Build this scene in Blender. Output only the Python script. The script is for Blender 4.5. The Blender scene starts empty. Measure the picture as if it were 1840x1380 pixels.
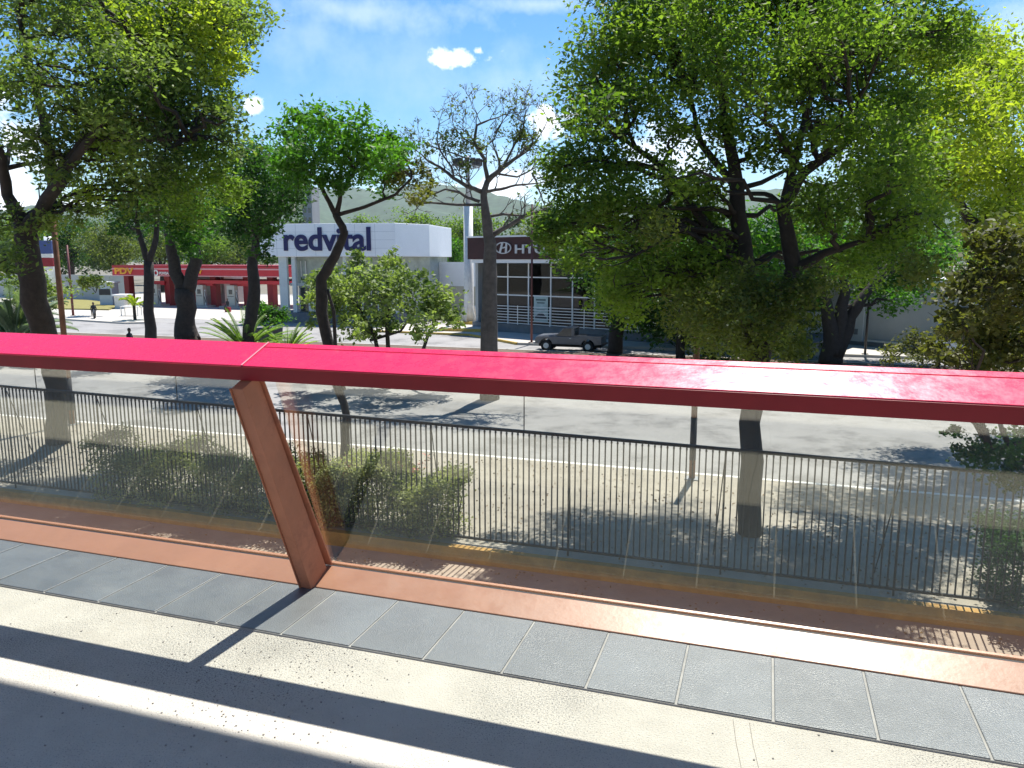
import bpy, bmesh, math, random
import numpy as np
from mathutils import Vector, Matrix
random.seed(7); np.random.seed(7)
R = math.radians
sc = bpy.context.scene
C = sc.collection

# ------------------------------------------------------------------ camera, sky, sun, exposure
H = 6.2
PITCH = R(9.2); F = 1380.0
cam = bpy.data.cameras.new('camera'); cam.sensor_width = 36; cam.lens = F/1840*36
cam.clip_start = 0.05; cam.clip_end = 12000
co = bpy.data.objects.new('camera', cam); C.objects.link(co)
co.location = (0, 0, H); co.rotation_euler = (R(90)-PITCH, 0, 0)
sc.camera = co
sc.view_settings.view_transform = 'Standard'; sc.view_settings.look = 'None'
sc.view_settings.exposure = 1.02; sc.view_settings.gamma = 1

SUN_EL, SUN_AZ = 65.0, 22.2          # azimuth from +Y towards +X
w = bpy.data.worlds.new('World'); sc.world = w; w.use_nodes = True
nt = w.node_tree; N = nt.nodes; L = nt.links
for n in list(N): N.remove(n)
def ray(px, py):
    X = px-920; d = py-690
    return Vector((X, F*math.cos(PITCH)-d*math.sin(PITCH), -(F*math.sin(PITCH)+d*math.cos(PITCH))))
def wn(t, **k):
    n = N.new(t)
    for a, b in k.items(): setattr(n, a, b)
    return n
out = wn('ShaderNodeOutputWorld'); bg = wn('ShaderNodeBackground'); sky = wn('ShaderNodeTexSky')
sky.sky_type = 'NISHITA'; sky.sun_disc = False; sky.sun_elevation = R(SUN_EL); sky.sun_rotation = R(SUN_AZ)
sky.altitude = 400; sky.air_density = 1.0; sky.dust_density = 0.3; sky.ozone_density = 2.0
bg.inputs[1].default_value = 0.084
tc = wn('ShaderNodeTexCoord')
nz = wn('ShaderNodeTexNoise'); nz.inputs['Scale'].default_value = 22; nz.inputs['Detail'].default_value = 7; nz.inputs['Roughness'].default_value = .62
L.new(tc.outputs['Generated'], nz.inputs['Vector'])
def math_(op, a, b=None, clamp=False):
    n = wn('ShaderNodeMath', operation=op); n.use_clamp = clamp
    for i, v in enumerate((a, b)):
        if v is None: continue
        if isinstance(v, (int, float)): n.inputs[i].default_value = v
        else: L.new(v, n.inputs[i])
    return n.outputs[0]
total = None
#        px   py   rx   ry  strength
for px, py, rx, ry, s in [(835,103,40,17,.95),(860,92,14,10,.9),(990,222,36,30,1.0),(1015,208,22,20,.9),(452,190,15,13,.9),
                          (610,374,110,24,1.0),(760,362,110,16,.95),(880,350,100,22,.9),(930,328,60,18,.6),(860,290,120,30,.2),(20,330,60,90,.9),(120,420,120,60,.7),
                          (650,20,210,30,.28),(560,60,90,60,.16),(960,8,110,14,.30),(940,140,120,50,.16),(1210,280,80,40,.6),(1560,250,60,60,.5),(700,120,180,60,.12),(1810,100,60,70,.35)]:
    d = ray(px, py).normalized()
    sub = wn('ShaderNodeVectorMath', operation='SUBTRACT'); L.new(tc.outputs['Generated'], sub.inputs[0]); sub.inputs[1].default_value = d
    mul = wn('ShaderNodeVectorMath', operation='MULTIPLY'); L.new(sub.outputs[0], mul.inputs[0])
    mul.inputs[1].default_value = (F/rx, F/rx, F/ry)
    ln = wn('ShaderNodeVectorMath', operation='LENGTH'); L.new(mul.outputs[0], ln.inputs[0])
    v = math_('SUBTRACT', 1.15, ln.outputs['Value'])
    soft = 1.9 if s > .5 else .8
    off = math_('MULTIPLY', math_('SUBTRACT', nz.outputs[0], .5), 4.2 if s > .5 else 3.0)
    v = math_('MULTIPLY', math_('ADD', v, off), soft, True)
    v = math_('MULTIPLY', v, s)
    total = v if total is None else math_('MAXIMUM', total, v)
mix = wn('ShaderNodeMix', data_type='RGBA'); L.new(total, mix.inputs['Factor']); 
# slight saturation of the blue, pale clouds
hsv = wn('ShaderNodeHueSaturation'); hsv.inputs['Saturation'].default_value = 1.38; L.new(sky.outputs[0], hsv.inputs['Color']); L.new(hsv.outputs[0], mix.inputs['A']); mix.inputs['B'].default_value = (9.6, 9.9, 10.3, 1)
L.new(mix.outputs['Result'], bg.inputs[0]); L.new(bg.outputs[0], out.inputs[0])

sl = bpy.data.lights.new('sun', 'SUN'); sl.energy = 4.6; sl.angle = R(0.5); sl.color = (1, .965, .91)
so = bpy.data.objects.new('sun', sl); C.objects.link(so)
sd = Vector((math.sin(R(SUN_AZ))*math.cos(R(SUN_EL)), math.cos(R(SUN_AZ))*math.cos(R(SUN_EL)), math.sin(R(SUN_EL))))
so.rotation_euler = sd.to_track_quat('Z', 'Y').to_euler(); so.location = (0, 0, 40)

# ------------------------------------------------------------------ helpers
A = R(18.3); CA, SA = math.cos(A), math.sin(A)
def W(u, n, z=0.0): return Vector((u*CA+n*SA, -u*SA+n*CA, z))      # street frame: u along the road, n across it
def P(px, py, D):                                                  # a point of the place at forward distance D
    r = ray(px, py); r = r*(D/r.y); return Vector((r.x, r.y, r.z+H))

def mat(name, col, rough=.7, var=.15, scale=3., bump=0., spec=.4, col2=None, metallic=0., detail=5, thr=None, coat=0., bscale=None, obj=False):
    m = bpy.data.materials.new(name); m.use_nodes = True
    t = m.node_tree; b = t.nodes['Principled BSDF']
    b.inputs['Roughness'].default_value = rough; b.inputs['Metallic'].default_value = metallic
    b.inputs['Specular IOR Level'].default_value = spec
    b.inputs['Coat Weight'].default_value = coat; b.inputs['Coat Roughness'].default_value = .15
    g = t.nodes.new('ShaderNodeNewGeometry')
    n = t.nodes.new('ShaderNodeTexNoise'); n.inputs['Scale'].default_value = scale; n.inputs['Detail'].default_value = detail; n.inputs['Roughness'].default_value = .65
    t.links.new(g.outputs['Position'], n.inputs['Vector'])
    r = t.nodes.new('ShaderNodeValToRGB')
    lo, hi = thr or (.3, .7)
    r.color_ramp.elements[0].position = lo; r.color_ramp.elements[1].position = hi
    c = Vector(col); c2 = Vector(col2) if col2 else c*(1-var)
    if not col2: c = c*(1+var*.6)
    r.color_ramp.elements[0].color = (*c2, 1); r.color_ramp.elements[1].color = (*c, 1)
    t.links.new(n.outputs[0], r.inputs[0]); t.links.new(r.outputs[0], b.inputs['Base Color'])
    if bump:
        n2 = t.nodes.new('ShaderNodeTexNoise'); n2.inputs['Scale'].default_value = bscale or scale*6; n2.inputs['Detail'].default_value = 4
        t.links.new(g.outputs['Position'], n2.inputs['Vector'])
        bp = t.nodes.new('ShaderNodeBump'); bp.inputs['Strength'].default_value = bump; bp.inputs['Distance'].default_value = .02
        t.links.new(n2.outputs[0], bp.inputs['Height']); t.links.new(bp.outputs[0], b.inputs['Normal'])
    return m

def leafmat(name, a, b, tr=.4, rough=.5, big=.5, spec=.22):
    rough = max(rough, .55)
    m = bpy.data.materials.new(name); m.use_nodes = True; t = m.node_tree
    pb = t.nodes['Principled BSDF']; pb.inputs['Roughness'].default_value = rough; pb.inputs['Specular IOR Level'].default_value = spec
    g = t.nodes.new('ShaderNodeNewGeometry')
    n = t.nodes.new('ShaderNodeTexNoise'); n.inputs['Scale'].default_value = big; n.inputs['Detail'].default_value = 3
    t.links.new(g.outputs['Position'], n.inputs['Vector'])
    ad = t.nodes.new('ShaderNodeMath'); ad.operation = 'MULTIPLY_ADD'; ad.inputs[1].default_value = .55
    t.links.new(g.outputs['Random Per Island'], ad.inputs[0])
    mm = t.nodes.new('ShaderNodeMath'); mm.operation = 'MULTIPLY_ADD'; mm.inputs[1].default_value = 2.4; mm.inputs[2].default_value = -.95
    t.links.new(n.outputs[0], mm.inputs[0]); t.links.new(mm.outputs[0], ad.inputs[2])
    r = t.nodes.new('ShaderNodeValToRGB'); r.color_ramp.elements[0].color = (*a, 1); r.color_ramp.elements[1].color = (*b, 1)
    r.color_ramp.elements[0].position = .1; r.color_ramp.elements[1].position = .95
    t.links.new(ad.outputs[0], r.inputs[0]); t.links.new(r.outputs[0], pb.inputs['Base Color'])
    tl = t.nodes.new('ShaderNodeBsdfTranslucent')
    hs = t.nodes.new('ShaderNodeMix'); hs.data_type = 'RGBA'; hs.blend_type = 'MULTIPLY'; hs.inputs['Factor'].default_value = 1
    hs.inputs['B'].default_value = (1.5, 1.7, .6, 1); t.links.new(r.outputs[0], hs.inputs['A']); t.links.new(hs.outputs['Result'], tl.inputs[0])
    mx = t.nodes.new('ShaderNodeMixShader'); mx.inputs[0].default_value = tr
    t.links.new(pb.outputs[0], mx.inputs[1]); t.links.new(tl.outputs[0], mx.inputs[2])
    t.links.new(mx.outputs[0], t.nodes['Material Output'].inputs[0])
    return m

def tag(o, label=None, cat=None, group=None, kind=None):
    for k, v in (('label', label), ('category', cat), ('group', group), ('kind', kind)):
        if v: o[k] = v
    return o
WL = {}
def thing(name, label, cat, loc, group=None):
    o = bpy.data.objects.new(name, None); o.empty_display_size = .2; C.objects.link(o); o.location = loc
    WL[o] = Vector(loc); return tag(o, label, cat, group)
class MB:
    """collects boxes, prisms and tubes in world coordinates, builds ONE mesh object"""
    def __init__(s): s.v = []; s.f = []
    def add(s, v, f):
        k = len(s.v); s.v += [tuple(x) for x in v]; s.f += [tuple(i+k for i in q) for q in f]; return s
    def box(s, u0, u1, n0, n1, z0, z1):
        vs = [W(u, n, z) for z in (z0, z1) for u, n in ((u0, n0), (u1, n0), (u1, n1), (u0, n1))]
        return s.add(vs, [(3,2,1,0), (4,5,6,7), (0,1,5,4), (1,2,6,5), (2,3,7,6), (3,0,4,7)])
    def obox(s, c, ax, ay, az):
        c = Vector(c); vs = [c+ax*i+ay*j+az*k for k in (-1, 1) for i, j in ((-1,-1), (1,-1), (1,1), (-1,1))]
        return s.add(vs, [(3,2,1,0), (4,5,6,7), (0,1,5,4), (1,2,6,5), (2,3,7,6), (3,0,4,7)])
    def prism(s, poly, z0, z1):                      # poly: list of Vector xy
        k = len(poly); vs = [Vector((p[0], p[1], z0)) for p in poly]+[Vector((p[0], p[1], z1)) for p in poly]
        return s.add(vs, [tuple(range(k-1, -1, -1)), tuple(range(k, 2*k))]+[(i, (i+1) % k, k+(i+1) % k, k+i) for i in range(k)])
    def sect(s, pts, u0, u1):                        # cross section in (n,z) swept along u
        k = len(pts); vs = [W(u0, n, z) for n, z in pts]+[W(u1, n, z) for n, z in pts]
        return s.add(vs, [tuple(range(k)), tuple(range(2*k-1, k-1, -1))]+[(i, k+i, k+(i+1) % k, (i+1) % k) for i in range(k)])
    def tube(s, pts, rad, seg=8, cap=True, wob=0.):
        pts = [Vector(p) for p in pts]; k = len(pts); rings = []
        ref = Vector((.3, .9, .1)).normalized()
        for i, p in enumerate(pts):
            t = (pts[min(i+1, k-1)]-pts[max(i-1, 0)])
            t = t.normalized() if t.length > 1e-9 else Vector((0, 0, 1))
            if abs(t.dot(ref)) > .97: ref = Vector((1, 0, .2)).normalized()
            a = t.cross(ref).normalized(); b = t.cross(a)
            r = rad[i] if hasattr(rad, '__len__') else rad
            rings.append([p+(a*math.cos(2*math.pi*j/seg)+b*math.sin(2*math.pi*j/seg))*r*(1+(random.uniform(-wob, wob) if wob else 0)) for j in range(seg)])
        vs = [q for g in rings for q in g]
        fs = [(i*seg+j, i*seg+(j+1) % seg, (i+1)*seg+(j+1) % seg, (i+1)*seg+j) for i in range(k-1) for j in range(seg)]
        if cap: fs += [tuple(range(seg-1, -1, -1)), tuple((k-1)*seg+j for j in range(seg))]
        return s.add(vs, fs)
    def build(s, name, m, parent=None, smooth=False, bevel=0., kind=None):
        me = bpy.data.meshes.new(name); me.from_pydata(s.v, [], s.f)
        bm = bmesh.new(); bm.from_mesh(me); bmesh.ops.recalc_face_normals(bm, faces=bm.faces); bm.to_mesh(me); bm.free()
        return link(name, me, m, parent, smooth, bevel, kind)
def link(name, me, m, parent=None, smooth=False, bevel=0., kind=None):
    me.materials.append(m)
    if smooth:
        me.polygons.foreach_set('use_smooth', [True]*len(me.polygons))
    o = bpy.data.objects.new(name, me); C.objects.link(o)
    if parent is not None:
        o.parent = parent; off = WL.get(parent, Vector((0, 0, 0))); o.location = -off; WL[o] = Vector((0, 0, 0))
    else: WL[o] = Vector((0, 0, 0))
    if bevel:
        b = o.modifiers.new('bevel', 'BEVEL'); b.width = bevel; b.segments = 2; b.limit_method = 'ANGLE'
    if kind: o['kind'] = kind
    return o
def struct(name, mb, m, **k): return mb.build(name, m, kind='structure', **k)
def text(name, body, size, p0, right, up, m, parent, extrude=.04, offset=0., align='LEFT', fit=None, shear=0):
    cu = bpy.data.curves.new(name, 'FONT'); cu.body = body; cu.size = size; cu.extrude = extrude; cu.offset = offset; cu.align_x = align; cu.shear = shear
    to = bpy.data.objects.new('tmp', cu); C.objects.link(to)
    me = bpy.data.meshes.new_from_object(to.evaluated_get(bpy.context.evaluated_depsgraph_get())); bpy.data.objects.remove(to)
    me.name = name
    right = Vector(right).normalized(); up = Vector(up).normalized(); nn = right.cross(up)
    co_ = np.empty(len(me.vertices)*3); me.vertices.foreach_get('co', co_); co_ = co_.reshape(-1, 3)
    sx = 1.
    if fit: sx = fit/(co_[:, 0].max()-co_[:, 0].min())
    M = np.array([right, up, nn]); co_ = np.c_[co_[:, 0]*sx, co_[:, 1], co_[:, 2]] @ M + np.array(p0)
    me.vertices.foreach_set('co', co_.ravel()); me.update()
    me.materials.clear()
    return link(name, me, m, parent)

# ------------------------------------------------------------------ leaves and trees
def leaves_mesh(name, cen, size, droop=.3, aspect=.5, face=None):
    cen = np.asarray(cen, dtype=np.float64); k = len(cen)
    ax = np.random.normal(size=(k, 3)); ax[:, 2] = ax[:, 2]*.6-droop; ax /= np.linalg.norm(ax, axis=1)[:, None]
    up = np.random.normal(size=(k, 3))*.75; up[:, 2] += .9
    b = np.cross(ax, up); b /= np.linalg.norm(b, axis=1)[:, None]
    s = size*np.random.uniform(.6, 1.35, size=(k, 1))
    nn = np.cross(ax, b)
    v = np.stack([cen-ax*s*.5, cen+b*s*aspect*.5+nn*s*.06, cen+ax*s*.5, cen-b*s*aspect*.5+nn*s*.06], 1).reshape(-1, 3)
    me = bpy.data.meshes.new(name); me.vertices.add(4*k); me.vertices.foreach_set('co', v.ravel())
    me.loops.add(4*k); me.loops.foreach_set('vertex_index', np.arange(4*k)); me.polygons.add(k)
    me.polygons.foreach_set('loop_start', np.arange(k)*4); me.polygons.foreach_set('loop_total', np.full(k, 4))
    me.update(calc_edges=True); return me
def lobe_points(c, r, n, depth=1.15, clump=.26, flat=.85, per=26):
    """leaf positions: clumps sitting in the outer part of an uneven lobe"""
    k = max(3, n//per); d = np.random.normal(size=(k, 3)); d /= np.linalg.norm(d, axis=1)[:, None]
    rr = np.random.uniform(.15, 1.0, size=(k, 1))**.45*(1+.22*np.sin(d[:, :1]*5+c[0]*3)+.15*np.random.normal(size=(k, 1)))
    cc = np.array(c)+d*rr*r*np.array([1, depth, flat])
    q = np.repeat(cc, per, 0)+np.random.normal(size=(k*per, 3))*np.minimum(r*.3, clump)*np.array([1, 1, .65])
    return q
DENS = 2.6
def crown(name, lobes, D, m, parent, leaf=.13, dens=1.6, jit=.2, depth=1.15, clump=.26, flat=.85, per=26, aspect=.5, droop=.3, double=0):
    pts = []; cs = []
    lobes = [(*l[:3], l[3] if len(l) > 3 else D) for l in lobes]
    if double: lobes = [(a+random.uniform(-12, 12), b+random.uniform(-12, 12), c*.95, d-double*random.uniform(.3, 1)) for a, b, c, d in lobes]+[(a+random.uniform(-12, 12), b+random.uniform(-8, 8), c*.95, d+double*random.uniform(.3, 1)) for a, b, c, d in lobes]
    for lb in lobes:
        px, py, rp = lb[:3]; dd = lb[3]
        dd = dd*(1+random.uniform(-jit, jit)*rp*.012)
        c = P(px, py, dd); r = rp*dd/F; cs.append((c, r))
        n = int(DENS*dens*math.pi*r*r/(leaf*leaf*aspect*.5))
        pts.append(lobe_points(c, r, n, depth, clump, flat, per))
    me = leaves_mesh(name, np.concatenate(pts), leaf, droop, aspect)
    return link(name, me, m, parent), cs
def wiggle(a, b, k=5, amp=.08, sag=0.):
    a = Vector(a); b = Vector(b); l = (b-a).length; o = []
    for i in range(k+1):
        t = i/k; p = a.lerp(b, t); e = math.sin(t*math.pi)
        p = p+Vector((random.uniform(-1, 1), random.uniform(-1, 1), random.uniform(-1, 1)))*amp*l*.5*e+Vector((0, 0, sag*l*e)); o.append(p)
    return o
def limbs(mb, forks, cs, r0=.10, twigs=4):
    for c, r in cs:
        f = min(forks, key=lambda q: (Vector(q)-c).length+(0 if q[2] < c.z else 2))
        p = wiggle(f, c, 6, .16, .06); k = len(p)
        mb.tube(p, [r0*(1-.75*i/(k-1)) for i in range(k)], 6)
        for _ in range(twigs):
            q = random.choice(p[2:]); e = c+Vector((random.gauss(0, 1), random.gauss(0, 1), random.gauss(.2, .8)))*r*.6
            t = wiggle(q, e, 4, .2); mb.tube(t, [r0*.3, r0*.25, r0*.2, r0*.13, r0*.06], 5)
def poly_px(pts, D):           # pts: (px,py[,D])
    return [P(p[0], p[1], p[2] if len(p) > 2 else D) for p in pts]
def dens_path(pts, rad, amp=.02, sub=3):
    o = []; r = []
    for i in range(len(pts)-1):
        for j in range(sub):
            t = j/sub; o.append(pts[i].lerp(pts[i+1], t)+Vector((random.gauss(0, amp), random.gauss(0, amp), 0))); r.append(rad[i]*(1-t)+rad[i+1]*t)
    o.append(pts[-1]); r.append(rad[-1]); return o, r

BARK = mat('bark', (.045, .034, .028), .9, .4, 5, bump=.8, bscale=14)
BARKD = mat('bark_dark', (.035, .028, .024), .9, .4, 5, bump=.8, bscale=14)
BARKG = mat('bark_grey', (.10, .085, .075), .9, .4, 4, bump=.8, bscale=12)
LEAF = leafmat('leaf_green', (.042, .088, .014), (.185, .265, .045), .52)
LEAFY = leafmat('leaf_yellowgreen', (.13, .19, .018), (.34, .38, .05), .55)
LEAFD = leafmat('leaf_dark', (.014, .045, .010), (.055, .13, .020), .38)
LEAFB = leafmat('leaf_bright', (.028, .090, .012), (.10, .23, .028), .44)
LEAFBR = leafmat('leaf_brownish', (.040, .046, .016), (.15, .15, .04), .4)
LEAFP = leafmat('leaf_pale', (.06, .10, .028), (.27, .33, .11), .38, .5)
LEAFG = leafmat('leaf_greygreen', (.042, .075, .024), (.20, .26, .07), .48)
LEAFO = leafmat('leaf_olive', (.035, .062, .016), (.15, .175, .042), .44)
WOODM = leafmat('leaf_far', (.035, .065, .025), (.08, .13, .045), .3, .7, .12)

# ------------------------------------------------------------------ the setting
M_ground = mat('ground', (.17, .155, .12), .95, .3, .4)
M_side = mat('pavement_tan', (.33, .295, .24), .9, .22, 1.2, bump=.2, bscale=20, detail=8)
M_near = mat('pavement_near', (.36, .29, .23), .9, .22, .9, bump=.2, bscale=18, detail=8)
M_road = mat('asphalt', (.27, .26, .25), .9, .16, .35, bump=.25, bscale=30, detail=9)
M_conc = mat('concrete_pale', (.46, .43, .38), .9, .18, .6, bump=.15, bscale=8, detail=8)
M_white = mat('white_paint', (.72, .70, .65), .6, .15, 3)
M_yel = mat('yellow_kerb_paint', (.42, .235, .055), .75, .35, 3, bump=.2, detail=8)
M_dirt = mat('planting_soil', (.12, .085, .06), .95, .35, 3, bump=.5, detail=8)

g = MB().add([(-2900,-250,-.45), (2900,-250,-.45), (2900,4100,-.45), (-2900,4100,-.45)], [(0,1,2,3)])
struct('ground', g, M_ground)
struct('near_pavement', MB().box(-60, 40, 3.7, 14.4, -.44, -.16), M_near)
struct('pavement', MB().box(-90, 50, 14.58, 21.8, -.44, .15), M_side)
struct('road', MB().box(-160, 90, 21.96, 43.9, -.44, .0), M_road)
struct('median', MB().box(-120, 70, 44.1, 49.4, -.44, .14), M_dirt)
struct('service_road', MB().box(-160, 90, 49.6, 120, -.44, -.004), M_road)
kb = MB(); kb.box(-160, 90, 43.9, 44.1, -.44, .16); kb.box(-160, 90, 49.4, 49.6, -.44, .16)
struct('median_kerb', kb, M_conc)
struct('road_kerb', MB().box(-160, 90, 21.8, 21.96, -.44, .156), M_white)
struct('yellow_kerb', MB().box(-60, 40, 14.4, 14.58, -.44, .16), M_yel)
# far pavement (kerb steps forward before the car showroom)
fp = [W(-33, 59.6), W(-23, 59.0), W(-17.2, 53.8), W(70, 53.8), W(70, 66), W(-33, 66.5)]
struct('far_pavement', MB().prism(fp, -.44, .15), M_conc)
M_ykerb = mat('far_kerb_paint', (.55, .36, .08), .8, .25, 2)
k2 = MB()
for a, b in ((W(-33.3, 59.5), W(-23.1, 58.9)), (W(-23.1, 58.9), W(-17.3, 53.7))):
    d = (b-a).normalized(); nn = Vector((d.y, -d.x, 0))*.16
    k2.prism([a, b, b+nn, a+nn], -.44, .17)
struct('far_kerb_yellow', k2, M_ykerb)
struct('far_kerb', MB().box(-17.3, 70, 53.6, 53.8, -.44, .17), M_conc)
gp = [W(-130, 64), W(-74, 62), W(-59.5, 59.2), W(-57.6, 60.5), W(-62, 66), W(-76, 70), W(-130, 74)]
struct('corner_pavement', MB().prism(gp, -.44, .15), M_conc)
struct('forecourt', MB().prism([W(-130, 74.1), W(-76, 70.1), W(-62, 66.1), W(-40, 66), W(-40, 112), W(-130, 120)], -.44, .02), M_conc)
M_grass = mat('dry_grass', (.22, .20, .06), .95, .3, 2, bump=.5)
struct('verge', MB().prism([W(-108, 86), W(-84, 74), W(-77, 74.5), W(-84, 84), W(-100, 92)], .0, .17), M_grass)

# hills far away
def hills():
    vs = []; fs = []; nx, ny = 150, 18
    rs = np.random.RandomState(3); ph = rs.uniform(0, 6.28, (8,))
    for j in range(ny):
        for i in range(nx):
            x = -2600+5200*i/(nx-1); y = 2200+j*90
            hh = 300+60*math.sin(x/430+ph[0]+.6)+38*math.sin(x/170+ph[1]+y/300)+20*math.sin(x/70+ph[2]+y/120)+10*math.sin(x/30+ph[3]+y/50)
            t = j/(ny-1); z = hh*(1-(1-t)**1.8)*(1+.10*math.sin(x/90+j*.8)*(1-t))-8
            vs.append((x, y, z))
    for j in range(ny-1):
        for i in range(nx-1): fs.append((j*nx+i, j*nx+i+1, (j+1)*nx+i+1, (j+1)*nx+i))
    m = MB().add(vs, fs); return m
M_hill = mat('hill_forest', (.045, .080, .040), .95, .45, .02, detail=10, bump=.0)
struct('hills', hills(), M_hill, smooth=True)

# ------------------------------------------------------------------ walkway we stand on
ZD = 4.6
def floor_mat():
    m = mat('granular_floor', (.55, .52, .455), .75, .10, 6, bump=.5, bscale=140, spec=.3, detail=8)
    t = m.node_tree; b = t.nodes['Principled BSDF']; g = t.nodes.new('ShaderNodeNewGeometry')
    v = t.nodes.new('ShaderNodeTexNoise'); v.inputs['Scale'].default_value = 160; v.inputs['Detail'].default_value = 3; v.inputs['Roughness'].default_value = .7
    big = t.nodes.new('ShaderNodeTexNoise'); big.inputs['Scale'].default_value = 1.1; big.inputs['Detail'].default_value = 3
    for q in (v, big): t.links.new(g.outputs['Position'], q.inputs['Vector'])
    ad = t.nodes.new('ShaderNodeMath'); ad.operation = 'MULTIPLY_ADD'; ad.inputs[1].default_value = .42; t.links.new(big.outputs[0], ad.inputs[0]); t.links.new(v.outputs[0], ad.inputs[2])
    r = t.nodes.new('ShaderNodeValToRGB'); r.color_ramp.elements[0].position = .74; r.color_ramp.elements[1].position = .86
    r.color_ramp.elements[0].color = (1, 1, 1, 1); r.color_ramp.elements[1].color = (.36, .37, .40, 1)
    t.links.new(ad.outputs[0], r.inputs[0])
    mx = t.nodes.new('ShaderNodeMix'); mx.data_type = 'RGBA'; mx.blend_type = 'MULTIPLY'; mx.inputs['Factor'].default_value = 1
    old = b.inputs['Base Color'].links[0].from_socket
    t.links.new(old, mx.inputs['A']); t.links.new(r.outputs[0], mx.inputs['B']); t.links.new(mx.outputs['Result'], b.inputs['Base Color'])
    return m
M_floor = floor_mat()
fl = MB().box(-9, 6, -5, 2.62, ZD-.4, ZD)
struct('walkway_floor', fl, M_floor)
M_tile = mat('slate_tile', (.105, .120, .132), .42, .25, 2.2, coat=.8, bump=.3, bscale=170, detail=9, spec=1.0)
M_grout = mat('grout', (.38, .37, .35), .9, .3, 6)
def tile_var(m, amt=.35):
    t = m.node_tree; b = t.nodes['Principled BSDF']; b.inputs['Coat Roughness'].default_value = .5; g = t.nodes.new('ShaderNodeNewGeometry'); mr = t.nodes.new('ShaderNodeMapRange')
    mr.inputs['To Min'].default_value = 1-amt; mr.inputs['To Max'].default_value = 1+amt*.4; t.links.new(g.outputs['Random Per Island'], mr.inputs['Value'])
    mx = t.nodes.new('ShaderNodeMix'); mx.data_type = 'RGBA'; mx.blend_type = 'MULTIPLY'; mx.inputs['Factor'].default_value = 1
    old = b.inputs['Base Color'].links[0].from_socket; t.links.new(old, mx.inputs['A']); t.links.new(mr.outputs[0], mx.inputs['B']); t.links.new(mx.outputs['Result'], b.inputs['Base Color'])
tile_var(M_tile, .22)
def dirt(m, col, scale=9., lo=.60, hi=.72, fac=.7):
    t = m.node_tree; b = t.nodes['Principled BSDF']; g = t.nodes.new('ShaderNodeNewGeometry'); n = t.nodes.new('ShaderNodeTexNoise')
    n.inputs['Scale'].default_value = scale; n.inputs['Detail'].default_value = 10; n.inputs['Roughness'].default_value = .75; t.links.new(g.outputs['Position'], n.inputs['Vector'])
    mr = t.nodes.new('ShaderNodeMapRange'); mr.inputs['From Min'].default_value = lo; mr.inputs['From Max'].default_value = hi; mr.inputs['To Max'].default_value = fac; t.links.new(n.outputs[0], mr.inputs['Value'])
    mx = t.nodes.new('ShaderNodeMix'); mx.data_type = 'RGBA'; t.links.new(mr.outputs[0], mx.inputs['Factor']); old = b.inputs['Base Color'].links[0].from_socket
    t.links.new(old, mx.inputs['A']); mx.inputs['B'].default_value = (*col, 1); t.links.new(mx.outputs['Result'], b.inputs['Base Color'])
    rr = t.nodes.new('ShaderNodeMapRange'); rr.inputs['From Min'].default_value = .35; rr.inputs['From Max'].default_value = .7; r0 = b.inputs['Roughness'].default_value
    rr.inputs['To Min'].default_value = r0*.85; rr.inputs['To Max'].default_value = min(1, r0*1.5); t.links.new(n.outputs[0], rr.inputs['Value']); t.links.new(rr.outputs[0], b.inputs['Roughness'])
dirt(M_floor, (.30, .27, .23), 1.6, .56, .75, .45); dirt(M_tile, (.30, .29, .27), 4, .58, .8, .4)
dirt(M_road, (.11, .105, .10), .3, .50, .60, .55); dirt(M_side, (.20, .17, .13), .35, .5, .7, .5); dirt(M_conc, (.26, .24, .2), .3, .52, .72, .5)
tl = MB(); k = -26
while k < 18:
    u0 = -.241+k*.335; tl.box(u0+.0045, u0+.3305, 2.623, 3.076, ZD-.03, ZD+.012); k += 1
struct('tile_border', tl, M_tile, bevel=.003)
struct('tile_bed', MB().box(-9, 6, 2.6205, 3.08, ZD-.4, ZD+.007), M_grout)
M_slab = mat('slab_edge', (.36, .33, .30), .9, .2, 2)
struct('walkway_slab', MB().box(-9, 6, 3.08, 3.28, ZD-.45, ZD+.004), M_slab)
ck = MB()
for uu in (-.02, .035):
    pts = [W(uu+.02*math.sin(n_*9), n_, ZD+.0006) for n_ in np.linspace(1.2, 2.6, 12)]
    for a, b in zip(pts[:-1], pts[1:]):
        d = (b-a).normalized(); s_ = Vector((d.y, -d.x, 0))*.0009; ck.add([a-s_, a+s_, b+s_, b-s_], [(0, 1, 2, 3)])
struct('floor_joint', ck, mat('joint_dark', (.2, .18, .16), .9))
# grit lying on the deck
gr = MB()
for _ in range(420):
    u = random.gauss(-1.75, .28) if random.random() < .8 else random.uniform(-4, .8); n = random.uniform(2.0, 2.6) if random.random() < .7 else random.uniform(1.6, 2.6)
    s = random.uniform(.0012, .0032); c = W(u, n, ZD+s*.5)
    gr.obox(c, Vector((s, 0, 0)), Vector((0, s*.8, 0)), Vector((0, 0, s*.7)))
tag(gr.build('grit', mat('grit', (.30, .28, .26), .9)), 'fine loose grit scattered on the walkway floor by the slanted post', 'grit', kind='stuff')

lp = np.array([W(random.uniform(-24, 8), random.uniform(14.7, 21.6), .162) for _ in range(2600)]+[W(random.uniform(-14, 6), random.uniform(9, 14.3), -.15) for _ in range(900)]+[W(random.uniform(-40, 20), random.gauss(43.2, .5), .012) for _ in range(900)])
lm_ = leaves_mesh('leaf_litter', lp, .07, 0, .6)
o = link('leaf_litter', lm_, mat('dry_leaf', (.20, .13, .06), .9, .5, 30)); tag(o, 'dry fallen leaves scattered on the tan pavement behind the fence', 'leaves', kind='stuff')
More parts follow.
